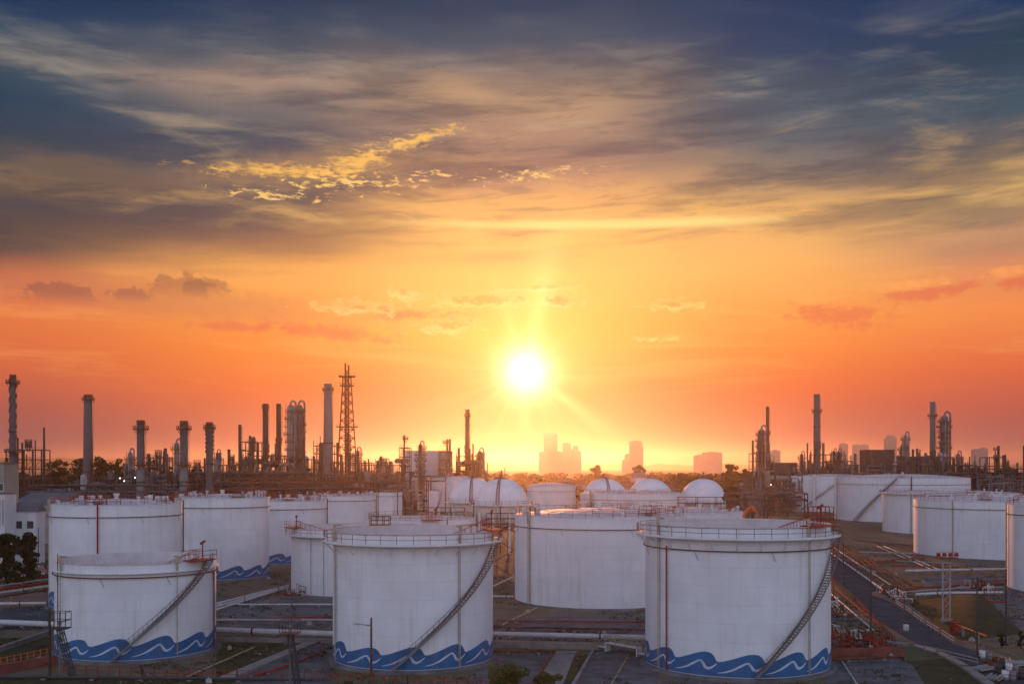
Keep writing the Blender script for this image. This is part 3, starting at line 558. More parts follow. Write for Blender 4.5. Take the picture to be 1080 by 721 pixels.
# ------------------------------------------------------------------ spherical gas tanks
def sphere(label, x, y, rpx, Y, seed, stair=1, top=True):
    c = P(x, y, Y); r = rpx / F * Y; th = math.atan2(c.x, c.y); root = thing('spherical_tank', label, 'spherical tank', (c.x, c.y, 0), -th, 'spherical gas tanks'); z = c.z
    b = MB(); b.ball((0, 0, z), r, 64, 40); b.build('shell', MAT['tank'], root)
    for i in range(10):
        a = 2 * math.pi * i / 10 + 0.3; b = MB(); b.tube(cyl(r * 0.98, a, 0), cyl(r * 0.98, a, z), 0.38, 10); b.build('leg', MAT['trim'], root)
    b = MB()
    for i in range(10):
        p, q = 2 * math.pi * i / 10 + 0.3, 2 * math.pi * (i + 1) / 10 + 0.3
        b.bar(cyl(r * .98, p, 0.5), cyl(r * .98, q, z * .62), 0.12); b.bar(cyl(r * .98, q, 0.5), cyl(r * .98, p, z * .62), 0.12)
    b.build('bracing', MAT['rail'], root)
    b = MB(); b.lathe([(r * 1.0, z - 0.15), (r + 1.3, z - 0.15), (r + 1.3, z), (r * 1.0, z)], 64); b.build('equator_walkway', MAT['trim'], root); ring_rail(root, r + 1.2, z, 1.2, 2.2, 0.09)
    b = MB(); m = 18; rad = r + 0.5                        # meridian stair climbing over the shell
    for k in range(m):
        e0, e1 = R(2 + 82 * k / m), R(2 + 82 * (k + 1) / m); a = stair
        p = lambda e, dr, da: (  (r + dr) * math.cos(e) * math.sin(a + da), -(r + dr) * math.cos(e) * math.cos(a + da), z + (r + dr) * math.sin(e))
        for da in (-0.05, 0.05): b.bar(p(e0, .15, da), p(e1, .15, da), 0.12); b.bar(p(e0, 1.1, da), p(e1, 1.1, da), 0.09); b.bar(p(e0, .15, da), p(e0, 1.1, da), 0.08)
        b.bar(p(e0, .15, -.05), p(e0, .15, .05), 0.12)
    b.tube(cyl(r + .4, stair + .1, 0), cyl(r + .4, stair + .1, z), 0.14, 8); b.build('meridian_stair', MAT['rust'], root)
    b = MB(); b.box((0, 0, z + r + .1), (3.2, 3.2, .2)); 
    for i in range(8):
        a = 2 * math.pi * i / 8; b.bar((1.6 * math.cos(a), 1.6 * math.sin(a), z + r), (1.6 * math.cos(a), 1.6 * math.sin(a), z + r + 1.2), .09)
        a2 = 2 * math.pi * (i + 1) / 8; b.bar((1.6 * math.cos(a), 1.6 * math.sin(a), z + r + 1.2), (1.6 * math.cos(a2), 1.6 * math.sin(a2), z + r + 1.2), .09)
    b.tube((0, 0, z + r), (0, 0, z + r + 2.2), .25, 8); b.tube((0.9, 0, z + r), (0.9, 0, z + r + 3.0), .1, 6); b.build('top_platform', MAT['rail'], root)
sphere('white gas sphere, left one of the near pair beside the glowing tank', 499, 529, 25.5, 325, 1, R(-5))
sphere('white gas sphere, right one of the near pair and nearest of all spheres', 529, 532, 28.2, 300, 2, R(-8))
sphere('far white gas sphere, leftmost of the three behind the low tank', 638, 529, 25, 425, 3, R(10))
sphere('far white gas sphere, middle one of the three behind the low tank', 686, 529, 25, 425, 4, R(80))
sphere('far white gas sphere on the right with a curved stair down its right side', 742, 529, 24.5, 425, 5, R(78))

# ------------------------------------------------------------------ chimneys, columns and the flare
def plat(b, r, z, w=1.1, a0=0.0, a1=2 * math.pi, h=1.1):
    b.lathe([(r, z - .35), (r + w, z - .35), (r + w, z + .1), (r, z + .1)], 18, a0=a0, a1=a1, smooth=False)
    n = max(4, int(12 * (a1 - a0) / 6.28))
    for i in range(n + 1):
        a = a0 + (a1 - a0) * i / n; b.bar(cyl(r + w - .05, a, z), cyl(r + w - .05, a, z + h), .15)
        if i < n:
            q = a0 + (a1 - a0) * (i + 1) / n
            for k in (1, .5): b.bar(cyl(r + w - .05, a, z + h * k), cyl(r + w - .05, q, z + h * k), .14)
        if i % 2 == 0: b.bar(cyl(r, a, z - 2.2), cyl(r + w * .9, a, z - .1), .2)
def chimney(label, x, yt, wpx, Y, mat='grey', wbot=None, platforms=(), cap=None, band=None, strake=False, ladder=True, xb=None, group='refinery chimneys', pw=1.5, lowmat=None):
    top = P(x, yt, Y); H = top.z; r = wpx / 2 / F * Y; rb = (wbot or wpx) / 2 / F * Y
    root = thing('chimney', label, 'chimney', (top.x, Y, 0), 0, group)
    zof = lambda y: HC + (YH - y) / F * Y
    zc = zof(cap) if cap else H
    zl = zof(lowmat) if lowmat else 0.0; rr_ = lambda z: rb + (r - rb) * z / H
    b = MB(); b.lathe([(rr_(zl), zl), (rr_(zc), zc)], 24); b.build('shaft', MAT[mat], root)
    if lowmat: MB().lathe([(rb * 1.04, 0), (rr_(zl) * 1.04, zl), (rr_(zl), zl + .3)], 24).build('lower_shaft', MAT['lgrey'], root)
    b = MB(); b.lathe([(rr_(zc) + .01, zc), (r * 1.08, zc + .2), (r * 1.08, H), (r * .86, H), (r * .86, H - 2)], 24); b.build('cap', MAT['rust' if cap else mat], root)
    if platforms:
        for yy, ww in platforms:
            p = MB(); plat(p, rr_(zof(yy)), zof(yy), ww / F * Y / 2 - rr_(zof(yy))); p.build('platform', MAT['rust'], root)
    if band:
        p = MB()
        for yy in band: z = zof(yy); p.lathe([(rr_(z) + .02, z - .35), (rr_(z) + .22, z - .3), (rr_(z) + .22, z + .3), (rr_(z) + .02, z + .35)], 24)
        p.build('stiffener_band', MAT['dark'], root)
    if strake:
        p = MB(); z0 = zof(strake); n = 90
        for k in range(3):
            for i in range(n):
                za, zb = z0 + (H * .97 - z0) * i / n, z0 + (H * .97 - z0) * (i + 1) / n; aa, ab = 2 * math.pi * (k / 3 + 2.2 * i / n), 2 * math.pi * (k / 3 + 2.2 * (i + 1) / n); w = r * .32
                p.add([cyl(r * .98, aa, za), cyl(r + w, aa, za), cyl(r + w, ab, zb), cyl(r * .98, ab, zb), cyl(r * .98, aa, za + .25), cyl(r + w, aa, za + .25), cyl(r + w, ab, zb + .25), cyl(r * .98, ab, zb + .25)], [(3, 2, 1, 0), (4, 5, 6, 7), (1, 2, 6, 5)])
        p.build('helical_strake', MAT[mat], root)
    if ladder:
        p = MB(); a = 1.9
        for da in (-.25, .25): p.bar((r + .5, da, 2), (r + .5, da, H - 1), .08)
        z = 2
        while z < H - 1: p.bar((rr_(z), 0, z), (r + .5, 0, z), .07); z += 3
        p.build('ladder', MAT['rust'], root)
    return root
def column(label, x, yt, wpx, Y, n=6, mat='lgrey', yb=None, gooseneck=True, seed=0, pm='rail', group='distillation columns', pw=2.0):
    rn = random.Random(seed); top = P(x, yt, Y); H = top.z; r = wpx / 2 / F * Y; root = thing('distillation_column', label, 'column', (top.x, Y, 0), 0, group)
    hb = H - 2.2 if gooseneck else H
    b = MB(); b.lathe([(r * 1.15, 0), (r * 1.1, 3), (r, 3.2), (r, hb - r), (r * .85, hb - r * .45), (r * .5, hb - r * .12), (.01, hb)], 24); b.build('shell', MAT[mat], root)
    for i in range(n):
        z = H * .25 + (hb - r - H * .25) * (i + .6) / n; a0 = rn.uniform(0, 6.28); p = MB(); plat(p, r, z, pw * rn.uniform(.6, 1), a0, a0 + rn.uniform(3.0, 6.0)); p.build('platform', MAT[pm], root)
    if gooseneck:
        rp = r * .22 + .1; R2 = r * .55 + .6; p = MB(); pts = [(0, 0, hb - .3)]
        for i in range(9): a = math.pi * i / 8; pts.append((R2 - R2 * math.cos(a), 0, hb + .4 + R2 * .9 * math.sin(a)))
        pts = [(q[0] * (r + rp + .3) / (2 * R2), -.2, q[2]) for q in pts] + [(r + rp + .3, -.2, 4)]; p.path(pts, rp, 10); p.build('overhead_pipe', MAT['lgrey'], root)
    p = MB()
    for k in range(3):
        a = rn.uniform(0, 6.28); rr_ = r + .5; p.tube(cyl(rr_, a, 1), cyl(rr_, a, H * rn.uniform(.5, .95)), .16 + .1 * rn.random(), 6)
    p.build('side_pipe', MAT['galv'], root)
    p = MB()
    for da in (-.25, .25): p.bar((-r - .6, da, 1), (-r - .6, da, hb), .1)
    p.build('ladder', MAT[pm], root)
    return root
chimney('dark banded chimney with spiral fins and two platforms, leftmost in the skyline', 13.5, 395, 6.2, 480, 'grey', 7.6, platforms=((403.5, 14), (476, 17)), cap=401, strake=470, band=(455,))
chimney('thin plain tapered chimney beside the far left process frame', 46.5, 451, 2.0, 520, 'dark', 4.0, ladder=False)
chimney('tall plain grey chimney with a small top collar, behind the red piped tank', 93, 416, 8.6, 600, 'grey', 11, platforms=((421, 13),), cap=419, band=(497,))
chimney('stout grey chimney with two rusty platforms, left one of the matching three', 148.5, 443, 8, 430, 'grey', 8.4, platforms=((452, 16.5), (490, 15)), cap=448, band=(508,), lowmat=493)
chimney('stout grey chimney with two rusty platforms, middle one of the matching three', 194, 443.5, 8, 430, 'grey', 8.4, platforms=((452, 16), (490, 15)), cap=449, band=(508,), lowmat=493)
chimney('stout chimney with spiral fins at the top, right one of the matching three', 221, 445, 7, 440, 'grey', 8, platforms=((451, 13.5),), cap=449.5, strake=478, band=(489,))
chimney('short thin chimney right of the three stout ones', 241.5, 474, 3.2, 560, 'brown', ladder=False)
chimney('slim dark chimney with a platform near its foot, just left of the skeleton frame', 253, 448, 3.4, 560, 'dark', platforms=((489, 9),))
chimney('slim brown chimney with a collar, left of the tapering one', 280, 426, 5.6, 560, 'brown', 7, platforms=((429, 8),), band=(441, 466))
chimney('slim chimney with no collar widening at its foot, just left of the twin columns', 294, 426, 5, 565, 'brown', 6.5, band=(430,), platforms=((464, 8),))
chimney('tall pale tapering chimney beside the lattice flare tower', 346, 405, 8.4, 560, 'lgrey', 12, platforms=((411, 12.5),), band=(467,))
chimney('tall glowing chimney closest to the sun, with a ladder cage', 493, 432, 4.6, 620, 'brown', 6, platforms=((438, 7),), band=(448, 462))
chimney('thin right hand chimney beside the broad cracking column', 809.5, 429, 3.4, 640, 'brown', 4, platforms=((456, 7),))
chimney('tall single chimney with a collar near its top, right of the sun', 861.5, 416, 6.4, 640, 'grey', 8, platforms=((433.5, 11),), band=(450, 466))
chimney('pale chimney standing left of the ringed column at far right', 983.5, 424, 6, 640, 'lgrey', 6.5, platforms=((438.5, 10),))
chimney('sliver of dark chimney at the right edge of the skyline', 1080, 470, 2.4, 640, 'dark', ladder=False)
column('pale narrow column behind the left stout chimney', 137.5, 471, 5, 470, 4, seed=1)
column('small dark column left of the left stout chimney', 133, 484, 3.5, 480, 3, 'grey', seed=2)
column('small platformed column left of the middle stout chimney', 186.5, 461, 5.5, 470, 5, seed=3)
column('small column with a bracket right of the finned chimney', 229.5, 472, 3.8, 540, 3, 'brown', seed=4)
column('left one of the tall twin columns with many platforms', 306.5, 422, 7.5, 540, 10, seed=5)
column('right one of the tall twin columns, ringed with dark platforms', 315.5, 422, 8, 548, 11, 'grey', seed=6)
column('short dark column left of the tall pale chimney', 331, 476, 3, 560, 3, 'dark', seed=7)
column('cylindrical shroud column leaning on the tall pale chimney', 339, 466, 5.5, 575, 4, 'brown', seed=8, gooseneck=False)
column('dark column standing inside the foot of the lattice flare tower', 366.5, 456, 3.6, 610, 6, 'dark', seed=9)
column('pointed column right of the lattice flare tower', 377, 470, 5, 560, 7, 'brown', seed=10)
column('squat column between the flare tower and the white block building', 400, 481, 3.5, 620, 4, 'brown', seed=11)
column('squat column with a wide head left of the white block building', 407.5, 482, 3.5, 620, 3, 'brown', seed=12, pw=3)
column('slim ringed column in front of the white block building', 443.5, 463, 4.6, 480, 9, 'brown', seed=13)
column('ringed column just right of the chimney closest to the sun', 506, 471, 5, 600, 7, 'brown', seed=14)
column('broad cracking column beside the thin right hand chimney', 803, 448, 7.5, 620, 9, 'grey', seed=15, pw=2.2)
column('short column alone between the long shed and the single chimney', 845.5, 474, 3.4, 600, 5, 'dark', seed=16)
column('left one of the paired columns right of the single chimney', 879.5, 471, 3, 600, 6, 'dark', seed=17)
column('right one of the paired columns right of the single chimney', 884.5, 471.5, 3.4, 604, 6, 'dark', seed=18)
column('slender column pair with dark platforms left of the pale chimney', 955, 454, 4.5, 620, 7, 'lgrey', seed=19)
column('thin dark column leaning against the slender pale column', 950.5, 466, 2.6, 624, 6, 'dark', seed=20)
column('thick ringed column at far right with looping top pipe', 996, 434, 8.5, 630, 12, 'grey', seed=21, pw=2.2)
column('short column right of the thick ringed column', 1010.5, 474, 4, 620, 5, 'dark', seed=22)
def flare(label, x, yt, yb, wt, wb, Y):
    top = P(x, yt + 14, Y); H = top.z; a, b_ = wt / 2 / F * Y, wb / 2 / F * Y; root = thing('flare_tower', label, 'lattice tower', (top.x, Y, 0), R(8))
    w = lambda z: b_ + (a - b_) * (z / H) ** 0.92; cs = [(-1, -1), (1, -1), (1, 1), (-1, 1)]; n = 15
    for i, j in cs:
        b = MB()
        for k in range(n):
            z0, z1 = H * k / n, H * (k + 1) / n; b.tube((i * w(z0), j * w(z0), z0), (i * w(z1), j * w(z1), z1), .34, 6)
        b.build('leg', MAT['red'], root)
    b = MB()
    for k in range(n):
        z0, z1 = H * k / n, H * (k + 1) / n
        for q in range(4):
            (i, j), (u, v) = cs[q], cs[(q + 1) % 4]
            b.tube((i * w(z0), j * w(z0), z0), (u * w(z1), v * w(z1), z1), .16, 4); b.tube((u * w(z0), v * w(z0), z0), (i * w(z1), j * w(z1), z1), .16, 4); b.tube((i * w(z1), j * w(z1), z1), (u * w(z1), v * w(z1), z1), .2, 4)
    b.build('bracing', MAT['red'], root)
    for z, e in ((H * .62, 2.2), (H, 2.4), (H * .93, 1.4)):
        p = MB(); s = w(z) + e; p.box((0, 0, z), (2 * s, 2 * s, .3))
        for i, j in cs: p.bar((i * s, j * s, z), (i * s, j * s, z + 1.3), .12)
        for q in range(4): (i, j), (u, v) = cs[q], cs[(q + 1) % 4]; p.bar((i * s, j * s, z + 1.3), (u * s, v * s, z + 1.3), .12)
        p.build('platform', MAT['rust'], root)
    p = MB(); Ht = P(x, yt, Y).z; p.tube((-.9, 0, 0), (-.9, 0, Ht), .5, 10); p.tube((.9, .4, 0), (.9, .4, Ht - 1), .45, 10); p.tube((0, -.8, 0), (0, -.8, Ht - 4), .3, 8); p.build('flare_pipe', MAT['rust'], root)
flare('tall red lattice flare tower with pipes up its middle', 366, 383, 500, 8, 26, 600)

# ------------------------------------------------------------------ process units: steel frames with decks, vessels and pipes
def unit(label, x0, x1, yt, Y, seed, depth=18.0, mat='brown', lean=0, vess=3, name='process_frame', cat='process unit', zb=0.0, stacks=2):
    rn = random.Random(seed); A, B = P(x0, yt, Y), P(x1, yt, Y); Wd = B.x - A.x; H = A.z; root = thing(name, label, cat, ((A.x + B.x) / 2, Y, 0), 0, 'process units of the refinery')
    vess = int(vess + Wd / 3.2); nx_ = max(1, round(Wd / 4.6)); ny = max(1, round(depth / 8)); nz_ = max(2, round(H / 4.5)); f = MB(); dk = MB(); rl = MB()
    Xs = [-Wd / 2 + Wd * i / nx_ for i in range(nx_ + 1)]; Ys = [-depth / 2 + depth * j / ny for j in range(ny + 1)]
    hts = [[H * (1 if rn.random() < .6 else rn.uniform(.5, .95)) for _ in range(nx_)] for _ in range(ny)]; hts[rn.randrange(ny)][rn.randrange(nx_)] = H
    for i, X in enumerate(Xs):
        for j, Yy in enumerate(Ys):
            h = max(hts[min(max(j - q, 0), ny - 1)][min(max(i - p, 0), nx_ - 1)] for p in (0, 1) for q in (0, 1)); f.box((X, Yy, h / 2), (.4, .4, h))
    for k in range(1, nz_ + 1):
        z = H * k / nz_
        for j in range(ny):
            for i in range(nx_):
                if z > hts[j][i] + .1: continue
                xa, xb, ya, yb_ = Xs[i], Xs[i + 1], Ys[j], Ys[j + 1]
                for p, q in (((xa, ya), (xb, ya)), ((xa, ya), (xa, yb_)), ((xb, ya), (xb, yb_)), ((xa, yb_), (xb, yb_))): f.tube((p[0], p[1], z - .2), (q[0], q[1], z - .2), .24, 4)
                if rn.random() < .72: dk.box(((xa + xb) / 2, (ya + yb_) / 2, z + .02), (xb - xa - .1, yb_ - ya - .1, .14))
                if rn.random() < .35: f.bar((xa, ya, z - H / nz_), (xb, ya, z), .2)
                if rn.random() < .6:
                    for hh in (.6, 1.15): rl.bar((xa, ya, z + hh), (xb, ya, z + hh), .09)
                    for t in range(4): rl.bar((xa + (xb - xa) * t / 3, ya, z), (xa + (xb - xa) * t / 3, ya, z + 1.15), .09)
    f.build('steel_frame', MAT[mat], root); dk.build('deck', MAT['dark'], root); rl.build('railing', MAT['rail'], root)
    for k in range(vess):
        b = MB(); z = H * rn.uniform(.1, .9); x = rn.uniform(-.4, .4) * Wd; y = rn.uniform(-.5, .2) * depth; r_ = rn.uniform(.8, 1.7)
        if rn.random() < .5:
            l = rn.uniform(2.5, 5); b.tube((x - l, y, z), (x + l, y, z), r_, 14)
            for s_ in (-1, 1): b.ball((x + s_ * l, y, z), r_ * .98, 14, 8)
        else:
            h = rn.uniform(3, 7); b.tube((x, y, z), (x, y, z + h), r_, 14); b.ball((x, y, z + h), r_ * .98, 14, 8)
        b.build('vessel', MAT[rn.choice(['lgrey', 'grey', 'galv', 'grey'])], root)
    b = MB()
    for k in range(int(12 + Wd / 1.1)):
        x = rn.uniform(-.5, .5) * Wd; y = -depth / 2 - rn.uniform(.3, 1.2); z0 = H * rn.uniform(.05, .5); z1 = z0 + H * rn.uniform(.1, .5); x2 = x + rn.uniform(-.4, .4) * Wd; x2 = max(-Wd / 2, min(Wd / 2, x2)); b.path([(x, y, z0), (x, y, z1), (x2, y, z1), (x2, y, z1 + rn.uniform(-.2, .3) * H)], rn.uniform(.1, .28), 6)
    b.build('pipework', MAT[rn.choice(['grey', 'lgrey', 'rust'])], root)
    for k in range(stacks + int(Wd / 6)):
        x = rn.uniform(-.45, .45) * Wd; y = rn.uniform(-.3, .3) * depth; h = H * rn.uniform(1.03, 1.25); b = MB(); b.tube((x, y, H * .4), (x, y, h), rn.uniform(.25, .8), 10); plat(b, .5, h - 2, 1.1); b.build('vent_stack', MAT[rn.choice([mat, 'grey'])], root)
    return root
U = [(16, 44, 474, 505, 21, 'dark process frame with stepped decks behind the white office, at far left'),
     (104, 133, 505, 520, 22, 'low dark process frame left of the left stout chimney'),
     (152, 182, 482, 500, 23, 'jagged process frame between the left and middle stout chimneys'),
     (200, 216, 492, 470, 24, 'small frame between the middle and right stout chimneys'),
     (226, 262, 490, 520, 25, 'long low process frame under the slim dark chimney'),
     (259, 272, 466, 570, 26, 'open skeleton frame tower with a vessel inside'),
     (262, 300, 480, 545, 27, 'process frame packed around the feet of the two slim chimneys'),
     (298, 332, 484, 520, 28, 'process frame at the feet of the twin columns'),
     (334, 356, 470, 590, 29, 'frame hugging the tall pale tapering chimney'),
     (352, 392, 488, 550, 30, 'wide brown process frame under the lattice flare tower'),
     (384, 426, 490, 560, 31, 'low brown process frame right of the flare tower'),
     (423, 432, 472, 575, 32, 'narrow framed tower against the left end of the white block building'),
     (464, 476, 476, 590, 33, 'framed pipe tower at the right end of the white block building'),
     (482, 503, 481, 600, 34, 'glowing process frame around the chimney closest to the sun'),
     (498, 514, 488, 610, 35, 'small glowing process frame right of the chimney closest to the sun'),
     (790, 812, 478, 610, 36, 'tall brown frame wrapping the broad cracking column'),
     (786, 826, 506, 520, 37, 'low pipe frame in front of the broad cracking column'),
     (850, 876, 479, 600, 38, 'platformed frame at the foot of the single chimney'),
     (872, 894, 486, 605, 39, 'frame at the feet of the paired columns'),
     (940, 962, 488, 615, 40, 'frame at the foot of the slender column pair'),
     (962, 1006, 482, 610, 41, 'long heavy process frame under the pale chimney at far right'),
     (1004, 1022, 490, 600, 42, 'low frame right of the thick ringed column'),
     (1041, 1061, 482, 590, 43, 'table shaped frame with an overhanging top near the right edge')]
U += [(64, 100, 511, 470, 44, 'low jumble of pipes and frames right of the tall plain chimney foot'), (132, 170, 504, 455, 45, 'low brown frame in front of the left stout chimney'), (166, 232, 508, 465, 46, 'low crowded frame spanning the feet of the middle and right stout chimneys'),
      (228, 300, 499, 500, 47, 'long crowded frame below the skeleton frame tower'), (286, 350, 500, 490, 48, 'long crowded frame below the twin columns'), (342, 400, 503, 480, 49, 'crowded brown frame low under the flare tower'), (394, 450, 506, 470, 50, 'low crowded frame left of the slim ringed column'),
      (446, 500, 496, 640, 51, 'glowing frame behind the flat roofed tank left of the spheres'), (812, 850, 498, 560, 52, 'low frame before the long dark shed'), (846, 905, 494, 570, 53, 'low wide frame before the single chimney'), (896, 950, 490, 580, 54, 'frame below the dark bin on legs'),
      (946, 1030, 491, 570, 55, 'wide low frame before the pale chimney'), (1022, 1100, 494, 560, 56, 'wide low frame at the right edge of the skyline'), (775, 800, 512, 470, 57, 'low rusty frame right of the brown green bush mass')]
for (a, b_, yt, Y, sd_, lb) in U: unit(lb, a, b_, yt, Y, sd_, mat='dark' if sd_ in (21, 38, 39, 40, 41, 42, 43, 23) else 'brown', stacks=1 if sd_ in (32, 33, 26) else 3)
def rack(label, x0, x1, y, Y, n=5, seed=0, tiers=2, r=.35):
    rn = random.Random(seed); A, B = P(x0, y, Y), P(x1, y, Y); H = A.z; L_ = B.x - A.x; root = thing('pipe_rack', label, 'pipe rack', ((A.x + B.x) / 2, Y, 0), 0, 'elevated pipe racks'); f = MB()
    m = max(2, int(L_ / 7))
    for i in range(m + 1):
        x = -L_ / 2 + L_ * i / m
        for s in (-2.2, 2.2): f.box((x, s, H / 2), (.35, .35, H))
        for t in range(tiers): z = H - t * 2.4; f.box((x, 0, z), (.34, 5.2, .3))
    f.build('steel_frame', MAT['brown'], root)
    for t in range(tiers):
        b = MB()
        for k in range(n): y_ = -2 + 4 * k / (n - 1); rr_ = r * rn.uniform(.5, 1.2); b.tube((-L_ / 2, y_, H - t * 2.4 + .16 + rr_), (L_ / 2, y_, H - t * 2.4 + .16 + rr_), rr_, 8)
        b.build('pipe_bundle', MAT[['grey', 'dark', 'rust', 'brown'][(t + seed) % 4]], root)
rack('long elevated pipe rack crossing below the stout chimneys and skeleton frame', 196, 330, 500, 455, 5, 1, 3)
rack('rusty pipe rack running behind the left tanks under the flare tower', 236, 420, 510, 420, 5, 2, 2)
rack('pipe rack crossing behind the red piped tank at far left', 30, 200, 513, 400, 4, 3, 2)
rack('grey pipe rack between the far spheres and the far right tanks', 765, 850, 521, 395, 4, 4, 2)
rack('low pipe rack in front of the frames at far right', 1000, 1110, 500, 560, 4, 5, 2)
rack('pipe rack below the white block building and squat columns', 392, 470, 503, 520, 4, 6, 2)
# ------------------------------------------------------------------ buildings
def block(name, label, x0, x1, yt, Y, depth, mat='wall', z0=0.0, rows=0, cols=0, roofmat='roofs', over=0.3, cat='building', gable=0.0, legs=0, win=(.55, .55), louv=0, side=False, wmat='glass', rh=.35):
    A, B = P(x0, yt, Y), P(x1, yt, Y); H = A.z; Wd = B.x - A.x; root = thing(name, label, cat, ((A.x + B.x) / 2, Y + depth / 2, 0)); Hb = H - rh - gable
    b = MB(); b.box((0, 0, (z0 + Hb) / 2), (Wd, depth, Hb - z0)); b.build('wall', MAT[mat], root)
    rf = MB()
    if gable > 0:
        w_, d_ = Wd / 2 + over, depth / 2 + over
        rf.add([(-w_, -d_, Hb), (w_, -d_, Hb), (w_, d_, Hb), (-w_, d_, Hb), (-w_, 0, H), (w_, 0, H)], [(0, 1, 5, 4), (3, 4, 5, 2), (0, 4, 3), (1, 2, 5), (3, 2, 1, 0)])
    else: rf.box((0, 0, Hb + rh / 2), (Wd + 2 * over, depth + 2 * over, rh))
    rf.build('roof', MAT[roofmat], root)
    for k in range(rows):
        for i in range(cols):
            cw, ch = Wd / cols, (Hb - z0) / rows; w_, h_ = cw * win[0], ch * win[1]; x = -Wd / 2 + cw * (i + .5); z = z0 + ch * (k + .5); b = MB(); t = .12
            for s in (-1, 1): b.box((x + s * (w_ / 2), -depth / 2 - .03, z), (t, .16, h_ + t)); b.box((x, -depth / 2 - .03, z + s * h_ / 2), (w_ - t, .155, t))
            wn = b.build('window', MAT['trim'], root); p = MB(); p.box((x, -depth / 2 - .01, z), (w_, .06, h_)); p.build('pane', MAT[wmat], wn)
    if legs:
        for i in range(legs):
            x = -Wd / 2 + Wd * (i + .5) / legs
            for s in (-1, 1): b = MB(); b.box((x, s * depth * .4, z0 / 2), (.6, .6, z0)); b.build('leg', MAT['dark'], root)
    return root
block('office_tower', 'beige block with a dark window band above the white office at the left edge', -22, 4, 487, 262, 8, 'beige', z0=13.0, rows=1, cols=5, win=(.86, .16), legs=4)
block('white_office', 'white building with tall narrow dark windows at the left edge', -22, 5, 519.5, 256, 6, 'wall', rows=2, cols=8, win=(.45, .72), over=.15)
block('site_house', 'low white house with two windows and a grey pitched roof at far left', 14, 38, 530, 262, 5, 'wall', rows=2, cols=2, win=(.62, .30), gable=1.8)
block('warehouse', 'long grey roofed warehouse behind the white house at far left', 10, 62, 520.5, 330, 30, 'beige', gable=3.0, roofmat='roofs')
block('block_building', 'large pale windowless block building standing right of the flare tower', 425, 474, 475, 600, 30, 'wall', roofmat='lgrey', over=0.1)
block('dark_bin', 'dark box shaped bin raised on legs right of the paired columns', 917, 943.5, 474, 640, 18, 'dark', z0=20, legs=3, over=.2, roofmat='dark')
block('long_shed', 'long dark shed right of the broad cracking column', 817, 841, 487.5, 600, 18, 'dark', roofmat='roofs', rows=1, cols=6, win=(.6, .2))
block('long_shed', 'low dark hall in front of the long heavy process frame', 958, 992, 481, 640, 20, 'grey', roofmat='dark', rows=3, cols=7, win=(.7, .12))
block('long_shed', 'small pale roofed shed far beyond the middle of the three spheres', 669, 682, 498, 900, 20, 'wall', roofmat='lgrey', gable=4)
for i, (a, b_, y, Y, lb) in enumerate([(690, 728, 509, 700, 'low red roofed hall beyond the right spheres'), (650, 672, 508.5, 760, 'low red roofed hall beyond the left far sphere'), (588, 618, 506, 820, 'low rusty hall beyond the glowing tank'), (735, 760, 506, 860, 'small hall beyond the rightmost sphere')]): block('far_hall', lb, a, b_, y, Y, 26, 'beige', gable=3.5, roofmat='brick', cat='industrial hall')
# far city
def tower(label, parts, Y, dome=False):
    x0 = min(p[0] for p in parts); x1 = max(p[1] for p in parts); c_ = P((x0 + x1) / 2, 491, Y); root = thing('skyscraper', label, 'skyscraper', (c_.x, Y, 0), 0, 'far city towers')
    for k, (a, b_, yt) in enumerate(parts):
        A, B = P(a, yt, Y + k * 3), P(b_, yt, Y + k * 3); d = 24 - 2 * k; H = A.z; w = B.x - A.x; cx = (A.x + B.x) / 2 - c_.x; m = MB(); m.box((cx, k * 2, H / 2), (w, d, H))
        if dome: m = MB(); m.box((cx, 0, H / 2 - 5), (w, d, H - 10)); m.lathe([(w / 2, H - 10), (w * .46, H - 5), (w * .34, H - 1.5), (.1, H)], 20, (cx, 0, 0))
        body = m.build('tower_body', MAT['city'], root); n = int(H / 5); f = MB()
        for i in range(n): f.box((cx, k * 2 - d / 2 - .2, 3 + i * 5), (w * .9, .4, 1.5))
        f.build('window_band', MAT['cityw'], body)
        if not dome: q = MB(); q.box((cx, k * 2, H + 1.2), (w * .5, d * .5, 2.4)); q.build('roof_plant', MAT['city'], root)
tower('hazy skyscraper with a tall slab over a wide base, directly below the sun', [(573, 588, 457), (568, 598, 476)], 3744)
tower('hazy round shouldered skyscraper just right of the slab below the sun', [(593, 602, 467), (597, 605, 474)], 3600)
tower('hazy stepped skyscraper at the right end of the cluster below the sun', [(604, 610, 470), (608, 613, 476)], 3528)
tower('clear grey skyscraper with a stepped left wing, alone right of the sun', [(664, 677, 465), (675, 678, 471), (659, 665, 479), (656, 660, 485)], 3024)
tower('wide low grey skyscraper block at the horizon right of the spheres', [(741, 761, 477), (732, 745, 480)], 3096)
tower('grey box skyscraper behind the long dark shed', [(813, 822, 475)], 2592)
tower('pale tower directly behind the paired columns', [(886, 893, 468)], 2736)
tower('left one of the pale twin skyscrapers near the dark bin', [(900, 907, 469), (897, 903, 480)], 3312)
tower('right one of the pale twin skyscrapers near the dark bin', [(909, 915, 469), (905, 911, 479)], 3384)
tower('domed grey skyscraper rising behind the dark bin', [(934, 944, 458)], 2592, True)
tower('grey box skyscraper alone near the right edge', [(1026, 1034, 474), (1033, 1040, 473)], 2808)
tower('low hazy tower block on the left horizon beside the tall plain chimney', [(80, 92, 484)], 3456)

